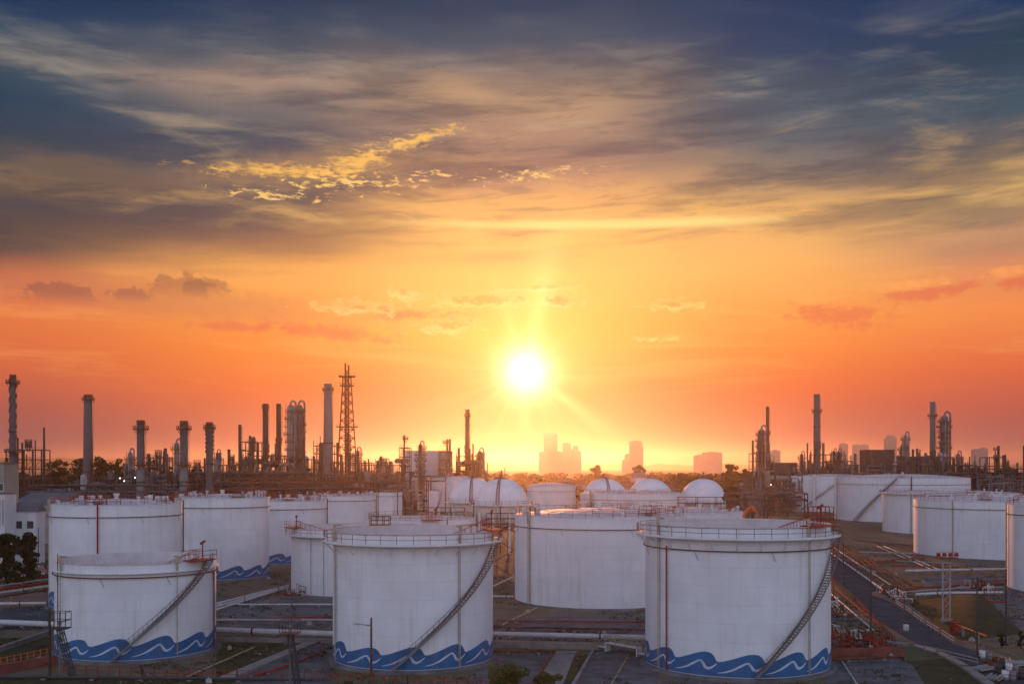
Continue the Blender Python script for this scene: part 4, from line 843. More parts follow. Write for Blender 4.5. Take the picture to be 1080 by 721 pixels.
# ------------------------------------------------------------------ trees
def leaves(centres, radii, count, size, seed, squash=.8):
    g_ = np.random.default_rng(seed); V = []; n_tot = 0
    for c_, r_ in zip(centres, radii):
        d = g_.normal(size=(count, 3)); d /= np.linalg.norm(d, axis=1)[:, None]; rad = r_ * g_.uniform(.45, 1.08, count) ** .6
        p = d * rad[:, None]; p[:, 2] *= squash; p += np.array(c_)
        u = g_.normal(size=(count, 3)); u /= np.linalg.norm(u, axis=1)[:, None]; w = np.cross(u, g_.normal(size=(count, 3))); w /= np.linalg.norm(w, axis=1)[:, None]
        s = size * g_.uniform(.5, 1.3, count)[:, None]
        V.append(np.stack([p - u * s, p - w * s * .6, p + u * s, p + w * s * .6], 1).reshape(-1, 3)); n_tot += count
    return np.concatenate(V), n_tot
def leafmesh(name, V, n, mat, parent=None):
    me = bpy.data.meshes.new(name); me.vertices.add(len(V)); me.vertices.foreach_set('co', V.astype(np.float32).ravel()); me.loops.add(4 * n); me.loops.foreach_set('vertex_index', np.arange(4 * n, dtype=np.int32))
    me.polygons.add(n); me.polygons.foreach_set('loop_start', np.arange(0, 4 * n, 4, dtype=np.int32)); me.update(calc_edges=True); me.validate(); me.materials.append(mat)
    o = bpy.data.objects.new(name, me); COL.objects.link(o)
    if parent: o.parent = parent
    return o
def tree(label, x, yt, Y, wpx, seed, mat='leaf', name='tree', cat='tree', group='trees between the process units', size=None, cnt=95, cl=54, low=.2):
    rn = random.Random(seed); top = P(x, yt, Y); H = top.z; Wd = wpx / F * Y / 2; root = thing(name, label, cat, (top.x, Y, 0), 0, group); t = MB(); t.tube((0, 0, 0), (0, 0, H * .55), H * .022 + .05, 8, H * .012 + .02); cs, rs = [], []
    for i in range(cl):
        a = rn.uniform(0, 6.28); rad = Wd * rn.uniform(0, .85); z = H * rn.uniform(low, .92) - rad * rad / (Wd * Wd) * H * .14; cs.append((rad * math.cos(a), rad * math.sin(a), z)); rs.append(Wd * rn.uniform(.16, .36))
        if i % 3 == 0: t.tube((0, 0, H * rn.uniform(.2, .5)), cs[-1], H * .008 + .02, 6, .03)
    t.build('trunk', MAT['bark'], root); V, n = leaves(cs, rs, cnt, size or max(.35, Y / F * 1.1), seed); leafmesh('crown', V, n, MAT[mat], root)
for i, (x, yt, Y, w, lb) in enumerate([(62, 481, 560, 34, 'dark spreading tree right of the thin tapered chimney'), (88, 479, 620, 30, 'dark tree behind the tall plain chimney'), (108, 478, 600, 26, 'tall dark tree right of the tall plain chimney'), (124, 481, 590, 22, 'rounded dark tree left of the left stout chimney'),
        (164, 480, 560, 20, 'bushy tree between the left and middle stout chimneys'), (176, 484, 540, 16, 'smaller tree left of the middle stout chimney'), (205, 490, 600, 22, 'low tree behind the right stout chimney'), (322, 484, 620, 16, 'tree right of the twin columns'),
        (770, 488, 700, 24, 'dark tree beyond the rightmost sphere, left of the cracking column'), (786, 491, 640, 16, 'small tree at the left foot of the cracking column'), (772, 509, 400, 18, 'brown green bush mass just right of the rightmost sphere'), (1062, 489, 700, 22, 'tree near the right edge of the skyline'), (1030, 490, 720, 20, 'tree left of the table shaped frame'), (674, 489, 1000, 14, 'lone taller tree on the horizon below the clear grey skyscraper'), (629, 489.5, 1000, 12, 'lone taller tree on the horizon above the left far sphere')]):
    tree(lb, x, yt, Y, w, 50 + i)
for i, (x, yt, Y, w, lb) in enumerate([(8, 559, 215, 26, 'dark bush below the white office at the left edge'), (30, 556, 218, 26, 'dark bush below the low white house'), (-10, 557, 214, 22, 'dark bush cut by the left edge')]): tree(lb, x, yt, Y, w, 90 + i, name='bush', cat='bush', group='dark bushes below the office', cl=50, cnt=110, low=.1)
rn = random.Random(5); cs, rs = [], []
for i in range(620):
    Y = rn.uniform(1100, 1750); x = rn.uniform(-.56, .56) * Y; cs.append((x, Y, rn.uniform(4, 10))); rs.append(rn.uniform(5, 11))
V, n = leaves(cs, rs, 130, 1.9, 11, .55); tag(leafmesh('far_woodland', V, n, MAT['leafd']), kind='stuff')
cs, rs = [], []
for i in range(420):
    Y = rn.uniform(640, 1100); x = rn.uniform(-.56, .56) * Y; cs.append((x, Y, rn.uniform(2, 6))); rs.append(rn.uniform(4, 9))
for i in range(330):
    Y = rn.uniform(690, 900); x = rn.choice([rn.uniform(-.52, -.06), rn.uniform(.14, .52)]) * Y; cs.append((x, Y, rn.uniform(3, 15))); rs.append(rn.uniform(5, 9))
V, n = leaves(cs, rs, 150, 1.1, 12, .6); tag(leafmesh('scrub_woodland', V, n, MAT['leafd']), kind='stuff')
# low ridge far away on the left and at the horizon
b = MB(); n = 160; vs = []
for i in range(n + 1):
    x = -5200 + 10400 * i / n; e = 30 + 26 * max(0, math.sin(i * .05 + 1.2)) * (1 if x < 0 else .3) + 7 * math.sin(i * .9) + 5 * math.sin(i * 2.3 + 1) + (22 if x < -900 else 0)
    vs += [(x, 8200, -1), (x, 8900, min(105, max(4, e * 1.15))), (x, 10400, -1)]
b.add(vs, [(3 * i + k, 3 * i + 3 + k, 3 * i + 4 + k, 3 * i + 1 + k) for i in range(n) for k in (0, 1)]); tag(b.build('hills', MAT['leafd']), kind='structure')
# ------------------------------------------------------------------ roads, pads and low concrete walls
def poly(name, pix, mat, z=.004, lift=None):
    b = MB(); pts = [G(x, y) for x, y in pix]; b.add([(p.x, p.y, z) for p in pts], [tuple(range(len(pts)))]); return tag(b.build(name, mat), kind='structure')
def strip_world(b, pts, w, z0, z1):
    for p, q in zip(pts, pts[1:]):
        d = (q - p); L_ = d.length; c_ = (p + q) / 2; b.box((c_.x, c_.y, (z0 + z1) / 2), (L_ + w * .5, w, z1 - z0), math.atan2(d.y, d.x))
def wall_thing(label, pix, w=.35, h=.9, mat='conc', name='bund_wall', cat='low wall', group='low walls around the tank pads'):
    b = MB(); pts = [G(x, y) for x, y in pix]; strip_world(b, pts, w, 0, h); o = b.build(name, MAT[mat]); return tag(o, label, cat, group)
poly('road', [(868, 583), (884, 583), (948, 634), (1005, 678), (1080, 704), (1130, 716), (1100, 760), (1020, 707), (955, 672), (912, 645), (868, 600)], MAT['asph'], .01)
poly('road', [(-60, 645), (52, 638), (52, 662), (-60, 668)], MAT['asph'], .008)
poly('pad', [(872, 690), (935, 690), (962, 700), (975, 721), (985, 760), (872, 760)], MAT['pad'], .012)
poly('pad', [(520, 684), (585, 684), (560, 735), (480, 735)], MAT['pad'], .012)
poly('pad', [(622, 687), (700, 687), (690, 735), (596, 735)], MAT['pad'], .012)
poly('path', [(585, 686), (608, 686), (588, 735), (556, 735)], MAT['conc'], .014)
poly('pad', [(268, 700), (330, 676), (350, 684), (350, 735), (230, 735)], MAT['pad'], .012)
poly('pad', [(975, 607), (1062, 607), (1090, 640), (1060, 655), (1010, 625)], MAT['pad'], .012)
poly('pad', [(1040, 640), (1100, 640), (1120, 668), (1080, 664)], MAT['pad'], .014)
poly('pad', [(232, 628), (350, 633), (350, 660), (232, 662)], MAT['pad'], .012)
poly('path', [(520, 652), (700, 646), (700, 672), (520, 676)], MAT['pad'], .010)
wall_thing('diagonal concrete wall left of the short wave tank', [(-20, 694), (52, 669)], .5, .7)
wall_thing('pale diagonal concrete kerb between the two front left tanks', [(240, 716), (333, 677)], 1.6, .35)
wall_thing('low concrete wall behind the front left tanks, under the white pipe', [(228, 676), (352, 678)], .5, .6)
wall_thing('long pale concrete wall between the two tall wave tanks', [(519, 682), (700, 686)], .6, .9)
wall_thing('thin dark gutter wall across the pads between the tall wave tanks', [(626, 686), (604, 724)], .35, .3)
wall_thing('short gutter kerb left of the pale path between the tall wave tanks', [(585, 686), (560, 724)], .3, .3, 'brick')
wall_thing('red brick bund left of the short wave tank with orange posts along it', [(-30, 716), (58, 700)], .5, 1.1, 'brick')
wall_thing('red brick bund right of the largest front tank by the valve manifold', [(874, 694), (952, 692)], .6, 1.2, 'brick')
wall_thing('pale kerb curving down the right foreground beside the manifold', [(926, 677), (962, 681), (990, 689), (1018, 704), (1048, 726)], 1.1, .3)
wall_thing('low wall of the bund at the foot of the broad streaked tank', [(975, 618), (1062, 614)], .5, .9)
wall_thing('earth coloured bund wall between the far right tanks', [(905, 596), (975, 590)], .5, .8, 'brick')
wall_thing('long dark kerb across the yard left of the glowing tank', [(226, 656), (352, 652)], .4, .5, 'brick')
# grassed mound at the right
b = MB(); c0 = G(1000, 652); nx_, ny_ = 26, 34
def gp(u, v):
    A, B, C_, D = G(955, 634), G(1030, 622), G(1080, 668), G(1012, 676); p = A.lerp(B, u).lerp(D.lerp(C_, u), v); p.z = 1.4 * (math.sin(math.pi * u) ** .7) * (math.sin(math.pi * v) ** .6) * (1 + .15 * math.sin(9 * u + 5 * v)) - .02; return p
b.add([gp(i / nx_, j / ny_) for j in range(ny_ + 1) for i in range(nx_ + 1)], [(j * (nx_ + 1) + i, j * (nx_ + 1) + i + 1, (j + 1) * (nx_ + 1) + i + 1, (j + 1) * (nx_ + 1) + i) for j in range(ny_) for i in range(nx_)], True)
tag(b.build('grass_mound', material('dry_grass', (0.07, 0.055, 0.026), .95, .3, .35, col2=(.035, .032, .016), bump=.5, spec=.1)), kind='structure')
poly('grass_verge', [(235, 676), (348, 678), (330, 684), (250, 718), (228, 722), (228, 690)], material('mown_grass', (0.075, 0.07, 0.028), .95, .3, .35, col2=(.045, .036, .02), bump=.5, spec=.1), .009)
poly('grass_verge', [(590, 690), (622, 690), (600, 735), (575, 735)], bpy.data.materials['mown_grass'], .009)
poly('grass_verge', [(930, 700), (1000, 693), (1040, 724), (1050, 760), (985, 760), (968, 715)], bpy.data.materials['mown_grass'], .009)
poly('grass_verge', [(-60, 672), (52, 672), (52, 690), (-60, 712)], bpy.data.materials['mown_grass'], .007)
poly('grass_verge', [(-80, 712), (330, 716), (330, 760), (-80, 760)], bpy.data.materials['mown_grass'], .006)

# ------------------------------------------------------------------ pipelines
def pipeline(label, pix, r, mat='wpipe', z=.8, sup=6.0, name='pipeline', group='pipelines on the ground', cat='pipe', pts=None):
    pts = pts or [G(x, y) for x, y in pix]; pts = [Vector((p.x, p.y, z + (p.z if len(p) > 2 else 0))) for p in pts]; o0 = pts[0].copy(); root = thing(name, label, cat, (o0.x, o0.y, 0), 0, group); loc = [p - Vector((o0.x, o0.y, 0)) for p in pts]
    MB().path(loc, r, 12).build('pipe', MAT[mat], root); s = MB(); fl = MB()
    for a, b_ in zip(loc, loc[1:]):
        L_ = (b_ - a).length; m = max(1, int(L_ / sup)); d = (b_ - a).normalized()
        for i in range(m + 1):
            p = a.lerp(b_, (i + .5) / (m + 1)); s.box((p.x, p.y, max(.05, (p.z - r)) / 2), (.3, .3, max(.1, p.z - r))); s.box((p.x, p.y, p.z - r - .04), (r * 2 + .3, .5, .12), math.atan2(d.y, d.x) + math.pi / 2)
        for i in range(max(1, m // 3)):
            p = a.lerp(b_, (i + .9) / (max(1, m // 3) + .4)); fl.tube(p - d * .09, p + d * .09, r * 1.35, 12)
    s.build('pipe_support', MAT['conc'], root); fl.build('flange', MAT['rust'], root)
pipeline('thick pale pipe crossing left to right behind the short wave tank', [(-30, 661), (120, 667), (352, 675)], .42, 'wpipe', .9)
pipeline('thick pale pipe on the wall between the two tall wave tanks', [(515, 676.5), (700, 681)], .36, 'wpipe', 1.1)
pipeline('thin white pipe across the yard behind the short wave tank', [(228, 640), (352, 640)], .13, 'wpipe', .5)
pipeline('dull pipe in the yard, in front of the thin white one', [(228, 657), (352, 657)], .22, 'galv', .5)
for i in range(3): pipeline(['front', 'middle', 'rear'][i] + ' one of three white pipes running diagonally right of the short wave tank', [(228, 647 - i * 3.2), (272, 632.5 - i * 1.8), (304, 623 - i * 1.2)], .17, 'wpipe', .7, group='three diagonal white pipes')
LP = [('rusty pipe nearest the road in the left bundle', 638, 626, 'rust'), ('white pipe second from the road in the left bundle', 634, 622, 'wpipe'), ('red pipe third from the road in the left bundle', 630, 618, 'red'), ('pale pipe fourth from the road in the left bundle', 626, 614.5, 'galv'), ('red pipe fifth from the road in the left bundle', 622, 611, 'red'), ('white pipe farthest but one in the left bundle', 618, 608, 'wpipe'), ('rusty pipe farthest from the road in the left bundle', 614, 605, 'rust')]
for i, (lb, ya, yb_, m_) in enumerate(LP): pipeline(lb, [(-30, ya), (51, yb_)], .16 + .05 * (i % 3), m_, .8, group='left pipe bundle')
pipeline('straight white pipe in front of the left pipe bundle', [(-30, 641), (49, 640)], .24, 'wpipe', .7)
for i in range(6):
    off = i * 3.0; pipeline(['nearest the road', 'second from the road', 'third from the road', 'fourth from the road', 'fifth from the road', 'farthest from the road'][i] + ', one of six pipes beside the right hand road', [(868 + i * 4.2, 579 - i * .5), (941 + i * 5.0, 632 - i * 2.0)] + ([(1010, 627 - i * 1.6), (1058, 626 - i * 1.6)] if i in (2, 4) else [(950 + i * 5.0, 632 - i * 2.0)]), .15 if i else .2, ['wpipe', 'rust', 'galv', 'rust', 'red', 'rust'][i], .7 if i else .6, group='pipes beside the right hand road')
pipeline('white pipe from the roadside bundle to the valve by the edge tank', [(966, 631), (1000, 629.5), (1058, 629)], .26, 'wpipe', .8)
pipeline('grey pipe resting along the bund left of the broad streaked tank', [(905, 584), (970, 586)], .2, 'galv', .6)
pipeline('long pale pipe in front of the broad streaked tank', [(955, 606), (1062, 604)], .3, 'wpipe', .9)
for i in range(2): pipeline(['left', 'right'][i] + ' of two thin white pipes crossing the grass toward the broad streaked tank', [(925 + i * 7, 577 - i * 0), (985 + i * 5, 603 - i * 1)], .13, 'wpipe', .4, group='two thin pipes on the grass')
pipeline('thin pale pipe on the pad between tall wave tanks', [(662, 694), (644, 724)], .08, 'yel', .2)
pipeline('thin yellowish pipe running diagonally over the grass right of the short wave tank', [(268, 684), (196, 716)], .09, 'yel', .25)
pipeline('thin yellowish pipe on the dirt below the glowing tank', [(566, 642), (530, 660)], .12, 'yel', .25)
pipeline('thin pale pipe on the dark pad right of the largest tank', [(887, 697), (906, 726)], .08, 'wpipe', .2)
pipeline('red pipe along the kerb between the two front left tanks', [(268, 715), (318, 699), (342, 688)], .13, 'red', .3)
pipeline('orange pipe running diagonally across the mound to the right edge', [(1008, 669), (1040, 682)], .11, 'orange', 1.5, sup=30)
pipeline('short pipes behind the glowing tank edge right of the tall wave tank', [(520, 622), (541, 612)], .18, 'wpipe', .8)
pipeline('pale pipe at the foot of the glowing tank right of the tall wave tank', [(519, 632), (542, 632)], .18, 'wpipe', .6)

for i, (lb, a, b_) in enumerate([('red pipe on the dirt behind the two front left tanks, nearest', (228, 667), (350, 669)), ('rusty pipe crossing the dirt just in front of the glowing tank', (520, 664), (690, 667)), ('red pipe close to the foot of the glowing tank', (524, 657), (688, 659)),
        ('red pipe across the yard right of the roadside bundle, nearest the mound', (972, 634), (1060, 637)), ('rusty pipe crossing the grass between far right tanks', (900, 571), (965, 577)), ('red pipe on the grass before the broad streaked tank', (940, 598), (1010, 600)),
        ('pale pipe on the grass before the broad streaked tank, beyond the red one', (930, 592), (1005, 596)), ('red pipe along the left side of the right hand road', (880, 622), (930, 664)), ('white pipe along the left side of the right hand road', (876, 628), (922, 668)), ('rusty pipe along the foot of the red brick bund at right', (876, 699), (950, 696)),
        ('red pipe running along the bottom left behind the post fence', (-20, 704), (60, 702)), ('rusty pipe behind the bush between the tall wave tanks', (520, 690), (584, 690))]): pipeline(lb, [a, b_], .12 + .04 * (i % 2), ['red', 'rust', 'red', 'red', 'rust', 'red', 'galv', 'red', 'wpipe', 'rust', 'red', 'rust'][i], .45)
# little footbridge with handrail between the tall wave tanks
def footbridge(label, p0, p1, w=1.0, h=1.0):
    a, b_ = G(*p0), G(*p1); d = b_ - a; L_ = d.length; ang = math.atan2(d.y, d.x); root = thing('footbridge', label, 'footbridge', a, ang); m = MB(); m.box((L_ / 2, 0, 1.1), (L_, w, .1)); 
    for x in (0, L_): m.box((x, 0, .55), (.15, w, 1.1))
    m.build('deck', MAT['trim'], root); r_ = MB(); n = int(L_ / 1.5)
    for s in (-1, 1):
        for i in range(n + 1): r_.bar((L_ * i / n, s * w / 2, 1.1), (L_ * i / n, s * w / 2, 2.1), .09)
        for z in (1.6, 2.1): r_.bar((0, s * w / 2, z), (L_, s * w / 2, z), .1)
    for x, s_ in ((0, -1), (L_, 1)):
        for q in (-1, 1): r_.bar((x, q * w / 2, 2.1), (x + s_ * 1.4, q * w / 2, .9), .1); r_.bar((x + s_ * 1.4, q * w / 2, .9), (x + s_ * 1.4, q * w / 2, 0), .1)
        m2 = MB(); m2.box((x + s_ * .8, 0, .5), (1.4, w, .1)); m2.build('step', MAT['trim'], root)
    r_.build('handrail', MAT['yel'], root)
footbridge('small railed footbridge over the pipe at the left foot of the largest tank', (641, 686), (674, 692))

# ------------------------------------------------------------------ roadside guard rails
def guard(label, p0, p1, h=1.0):
    a, b_ = G(*p0), G(*p1); d = b_ - a; L_ = d.length; root = thing('guard_rail', label, 'guard rail', a, math.atan2(d.y, d.x), 'white guard rails beside the road'); n = max(2, round(L_ / 2.4))
    for i in range(n + 1): m = MB(); m.box((L_ * i / n, 0, h / 2), (.12, .12, h)); m.build('post', MAT['lgrey'], root)
    for z in (h - .08, h * .5): m = MB(); m.box((L_ / 2, -.09, z), (L_ + .2, .06, .11)); m.build('rail', MAT['fence'], root)
GR = [((945, 638), (953, 643.5), 'farthest'), ((955.5, 644.5), (962, 649), 'second farthest'), ((964, 651), (975, 659), 'middle'), ((978, 661), (990, 668.5), 'second nearest'), ((994, 671), (1006, 679), 'nearest')]
for a, b_, w_ in GR: guard(w_ + ' of the five short white guard rails along the road edge by the mound', a, b_)
guard('long white guard rail with posts at the lower right bend of the road', (975, 688), (1031, 702))
guard('white guard rail on the near left side of the road by the manifold', (925, 660), (944, 679), 1.0)
guard('rusty guard rail farther up the left side of the road', (876, 612), (902, 634), 1.0)
guard('guard rail between the manifold and the road', (904, 636), (923, 657), 1.0)
for o in list(COL.objects):
    if o.parent and o.parent.name.startswith('guard_rail') and any(k in o.parent['label'] for k in ('manifold', 'rusty')): o.material_slots[0].link = 'OBJECT'; o.material_slots[0].material = MAT['red' if 'rusty' not in o.parent['label'] else 'rust']

# ------------------------------------------------------------------ lamp posts, mast, fire towers
def lamp_post(label, x, yt, yb, arm=0, mat='rail', lamp=True, r=.13):
    b0 = G(x, yb); top = HC + (YH - yt) / F * b0.y; root = thing('lamp_post', label, 'lamp post', b0, 0, 'lamp posts of the tank farm'); m = MB(); m.tube((0, 0, 0), (0, 0, top), r, 10, r * .7); m.box((0, 0, .15), (.5, .5, .3)); m.build('pole', MAT[mat], root)
    if arm:
        m = MB(); m.tube((0, 0, top - .9), (arm * .82, 0, top - .72), .06, 8); m.tube((0, 0, top - .9), (arm * .3, 0, top - .83), .09, 8); am = m.build('arm', MAT['galv'], root)
        m = MB(); s = 1 if arm > 0 else -1; m.add([(arm - .4 * s, -.16, top - .84), (arm + .35 * s, -.12, top - .8), (arm + .35 * s, .12, top - .8), (arm - .4 * s, .16, top - .84), (arm - .4 * s, -.12, top - .62), (arm + .3 * s, -.08, top - .68), (arm + .3 * s, .08, top - .68), (arm - .4 * s, .12, top - .62)], [(3, 2, 1, 0), (4, 5, 6, 7), (0, 1, 5, 4), (1, 2, 6, 5), (2, 3, 7, 6), (3, 0, 4, 7)]); m.build('lamp_head', MAT['galv'], root)
lamp_post('wooden lamp post with an arm to the left in front of the tall wave tank', 391.5, 651, 712.5, -1.75, 'rust', r=.15)
lamp_post('dark short post with a small lamp in front of the largest tank', 766, 656, 716.5, .45, 'dark', r=.14)
lamp_post('dark pole on the far left roadside near the pipe bundle start', 889.5, 572, 616, 0, 'dark')
lamp_post('dark pole between the road and the valve manifold', 918.5, 597, 668, .5, 'dark')
lamp_post('dark tall pole at the lower right bend of the road', 1030.5, 608, 694, 0, 'dark')
lamp_post('dark tall pole standing before the edge tank at right', 1061, 600, 680, 0, 'dark')
lamp_post('thin pole at the left edge before the dark bushes', 40.5, 556, 606, 0, 'dark', r=.11)
lamp_post('thin pole with a lit lamp left of the middle stout chimney', 182, 493, 545, .9, 'yel', r=.16)
def mast(label, x, yt, yb):
    b0 = G(x, yb); H = HC + (YH - yt) / F * b0.y; root = thing('floodlight_mast', label, 'floodlight mast', b0)
    for s in (-.55, .55): m = MB(); m.tube((s, 0, 0), (s, 0, H - .6), .13, 8); m.build('pole', MAT['galv'], root)
    m = MB(); z = 1
    while z < H - 1: m.bar((-.55, 0, z), (.55, 0, z), .07); m.bar((-.55, 0, z), (.55, 0, z + 1.2), .05); z += 1.2
    m.build('bracing', MAT['galv'], root)
    m = MB(); m.box((0, 0, H - .55), (3.2, 1.3, .14)); 
    for i in range(4): m.bar((-1.55 + i * 1.03, -.6, H - .5), (-1.55 + i * 1.03, -.6, H + .3), .07)
    m.bar((-1.55, -.6, H + .3), (1.55, -.6, H + .3), .07); m.build('platform', MAT['red'], root)
    for i in range(4): m = MB(); m.box((-1.35 + i * .9, -.45, H - .05), (.55, .4, .5), 0, .8); m.build('floodlight', MAT['red'], root)
    m = MB(); m.box((0, 0, .4), (1.9, 1.0, .8)); m.build('base', MAT['conc'], root)
mast('twin pole floodlight mast with a red lamp platform beside the grassy mound', 998, 584, 658)
def monitor(label, x, y_top, y_deck, xb, yb, s=1, w=20, mat='dark'):
    b0 = G(xb, yb); Y = b0.y; k = Y / F; H = HC + (YH - y_deck) * k; root = thing('fire_monitor_tower', label, 'fire monitor tower', b0, 0, 'steel fire monitor towers'); dx = (x - xb) * k; hw = w * k / 2; h = (y_deck - y_top) * k
    m = MB()
    for o_ in (-.28, .28):
        for q in (-.28, .28): m.bar((o_, q, 0), (dx + o_, q, H), .11)
    n = 9
    for i in range(n):
        f0, f1 = i / n, (i + 1) / n; sg = 1 if i % 2 else -1
        for q in (-.28, .28): m.bar((dx * f0 - .28 * sg, q, H * f0), (dx * f1 + .28 * sg, q, H * f1), .07); m.bar((dx * f0 - .28, q, H * f0), (dx * f0 + .28, q, H * f0), .07)
    m.build('lattice_leg', MAT[mat], root)
    m = MB(); m.box((dx, 0, H), (2 * hw, 1.6, .12)); m.build('deck', MAT[mat], root)
    m = MB()
    for i in range(4):
        for q in (-.8, .8): m.bar((dx - hw + 2 * hw * i / 3, q, H), (dx - hw + 2 * hw * i / 3, q, H + h), .07)
    for z in (h * .5, h):
        for q in (-.8, .8): m.bar((dx - hw, q, H + z), (dx + hw, q, H + z), .07)
        for e in (-hw, hw): m.bar((dx + e, -.8, H + z), (dx + e, .8, H + z), .07)
    m.build('railing', MAT[mat], root)
    m = MB(); m.tube((dx, 0, 0.1), (dx, 0, H + .5), .09, 8); m.ball((dx, 0, H + .6), .22, 10, 8); m.tube((dx, 0, H + .65), (dx + .9 * s, -.3, H + 1.0), .1, 8, .06); m.build('water_cannon', MAT['lgrey'], root)
monitor('leaning steel fire monitor tower with a caged deck in front of the short wave tank', 63, 645, 662, 77, 716, 1, 18)
monitor('leaning steel fire monitor tower with a caged deck between the two front left tanks', 306, 654, 667, 314, 724, -1, 19)
lamp_post('dark wooden post beside the left fire monitor tower', 52.5, 641, 716, 0, 'bark', r=.16)
# red box and hose reels
def cabinet(label, x, yt, yb, wpx, mat='red'):
    b0 = G(x, yb); k = b0.y / F; H = (yb - yt) * k; w = wpx * k; root = thing('hose_cabinet', label, 'cabinet', b0, R(12)); m = MB(); m.box((0, 0, .15 + (H - .15) / 2), (w, w * .7, H - .15)); m.build('cabinet_body', MAT[mat], root); m = MB(); m.box((0, 0, H + .05), (w * 1.12, w * .85, .1)); m.build('lid', MAT[mat], root)
    for s in (-1, 1): m = MB(); m.box((s * w * .25, -w * .36, H * .55), (w * .44, .05, H * .7)); d = m.build('door', MAT[mat], root); m = MB(); m.box((s * .1, -w * .36 - .05, H * .55), (.05, .06, .3)); m.build('handle', MAT['galv'], d)
    m = MB(); m.box((0, 0, .075), (w * .9, w * .6, .15)); m.build('plinth', MAT['conc'], root)
cabinet('red fire hose cabinet at the foot of the floodlight mast', 1007.5, 656, 668.5, 9)
cabinet('small white sign like box in the road beside the manifold', 955.5, 659, 665, 4.5, 'trim')
def slide(label, x, y, Y):       # orange curved fire monitor on a tank rim
    c_ = P(x, y, Y); root = thing('foam_monitor', label, 'foam monitor', c_); m = MB(); k = Y / F * 1.0
    m.path([(-6 * k, 0, -7 * k), (-5 * k, 0, -2 * k), (-2 * k, 0, 2 * k), (1.5 * k, 0, 4 * k), (4 * k, 0, 3.2 * k), (5 * k, 0, 0)], 1.9 * k, 10); m.build('barrel', MAT['orange'], root); m = MB()
    for q in (-5, -1, 3): m.bar((q * k, 0, -9.5 * k), (q * k, 0, 0), .3)
    m.bar((-6 * k, 0, -8 * k), (4 * k, 0, -8 * k), .3); m.build('stand', MAT['rust'], root)
slide('bright orange curved monitor behind the roof of the largest front tank', 790.5, 539, 222)
# red scaffold platform on rim beyond largest tank
def access_frame(label, x, yt, yb, Y, wpx, mat='red', name='access_platform', stairs=1):
    A = P(x, yt, Y); B = P(x, yb, Y); w = wpx / F * Y; root = thing(name, label, 'access platform', (A.x, Y, 0), 0, 'steel access platforms'); zt, zb = A.z, B.z; m = MB()
    for i in (-.5, -.17, .17, .5):
        for j in (-1.2, 1.2): m.bar((i * w, j, 0), (i * w, j, zt), .16)
    for j in (-1.2, 1.2): m.bar((-w / 2, j, zb), (w / 2, j, zb - 1.8), .12); m.bar((w / 2, j, zb), (-w / 2, j, zb - 1.8), .12)
    m.build('steel_frame', MAT[mat], root); m = MB(); m.box((0, 0, zb), (w + .3, 2.8, .15)); m.build('deck', MAT['rust'], root); m = MB()
    for z in (zb + (zt - zb) * .5, zt):
        for j in (-1.25, 1.25): m.bar((-w / 2, j, z), (w / 2, j, z), .12)
    m.build('railing', MAT[mat], root); m = MB()
    n = 14; hz = zb / 4
    for q in range(4):
        sg = 1 if q % 2 else -1; xa, xb_ = -sg * w * .35, sg * w * .35; za, zc = hz * q, hz * (q + 1)
        for s in (-.4, .4): m.bar((xa, s + 1.9, za), (xb_, s + 1.9, zc), .12)
        for i in range(n): f_ = i / n; m.bar((xa + (xb_ - xa) * f_, 1.5, za + hz * f_), (xa + (xb_ - xa) * f_, 2.3, za + hz * f_), .08)
    m.build('stair_flight', MAT[mat], root)
access_frame('red railed access platform just behind the right rim of the largest front tank', 864, 534, 546, 190, 26)
access_frame('rusty stair platform standing behind the rim of the tall wave tank, left of the spheres', 401, 544, 553, 205, 20, 'rust', stairs=-1)
access_frame('glowing access platform with stairs under the near gas spheres', 530, 541, 552, 230, 34, 'rust', stairs=-1)
access_frame('rusty platform between the glowing trio of tanks and the near sphere', 468, 535, 545, 250, 44, 'rust', stairs=-1)
access_frame('thin railed gantry above the rim of the broad tank near the rightmost sphere', 745, 524, 536, 260, 60, 'rail')

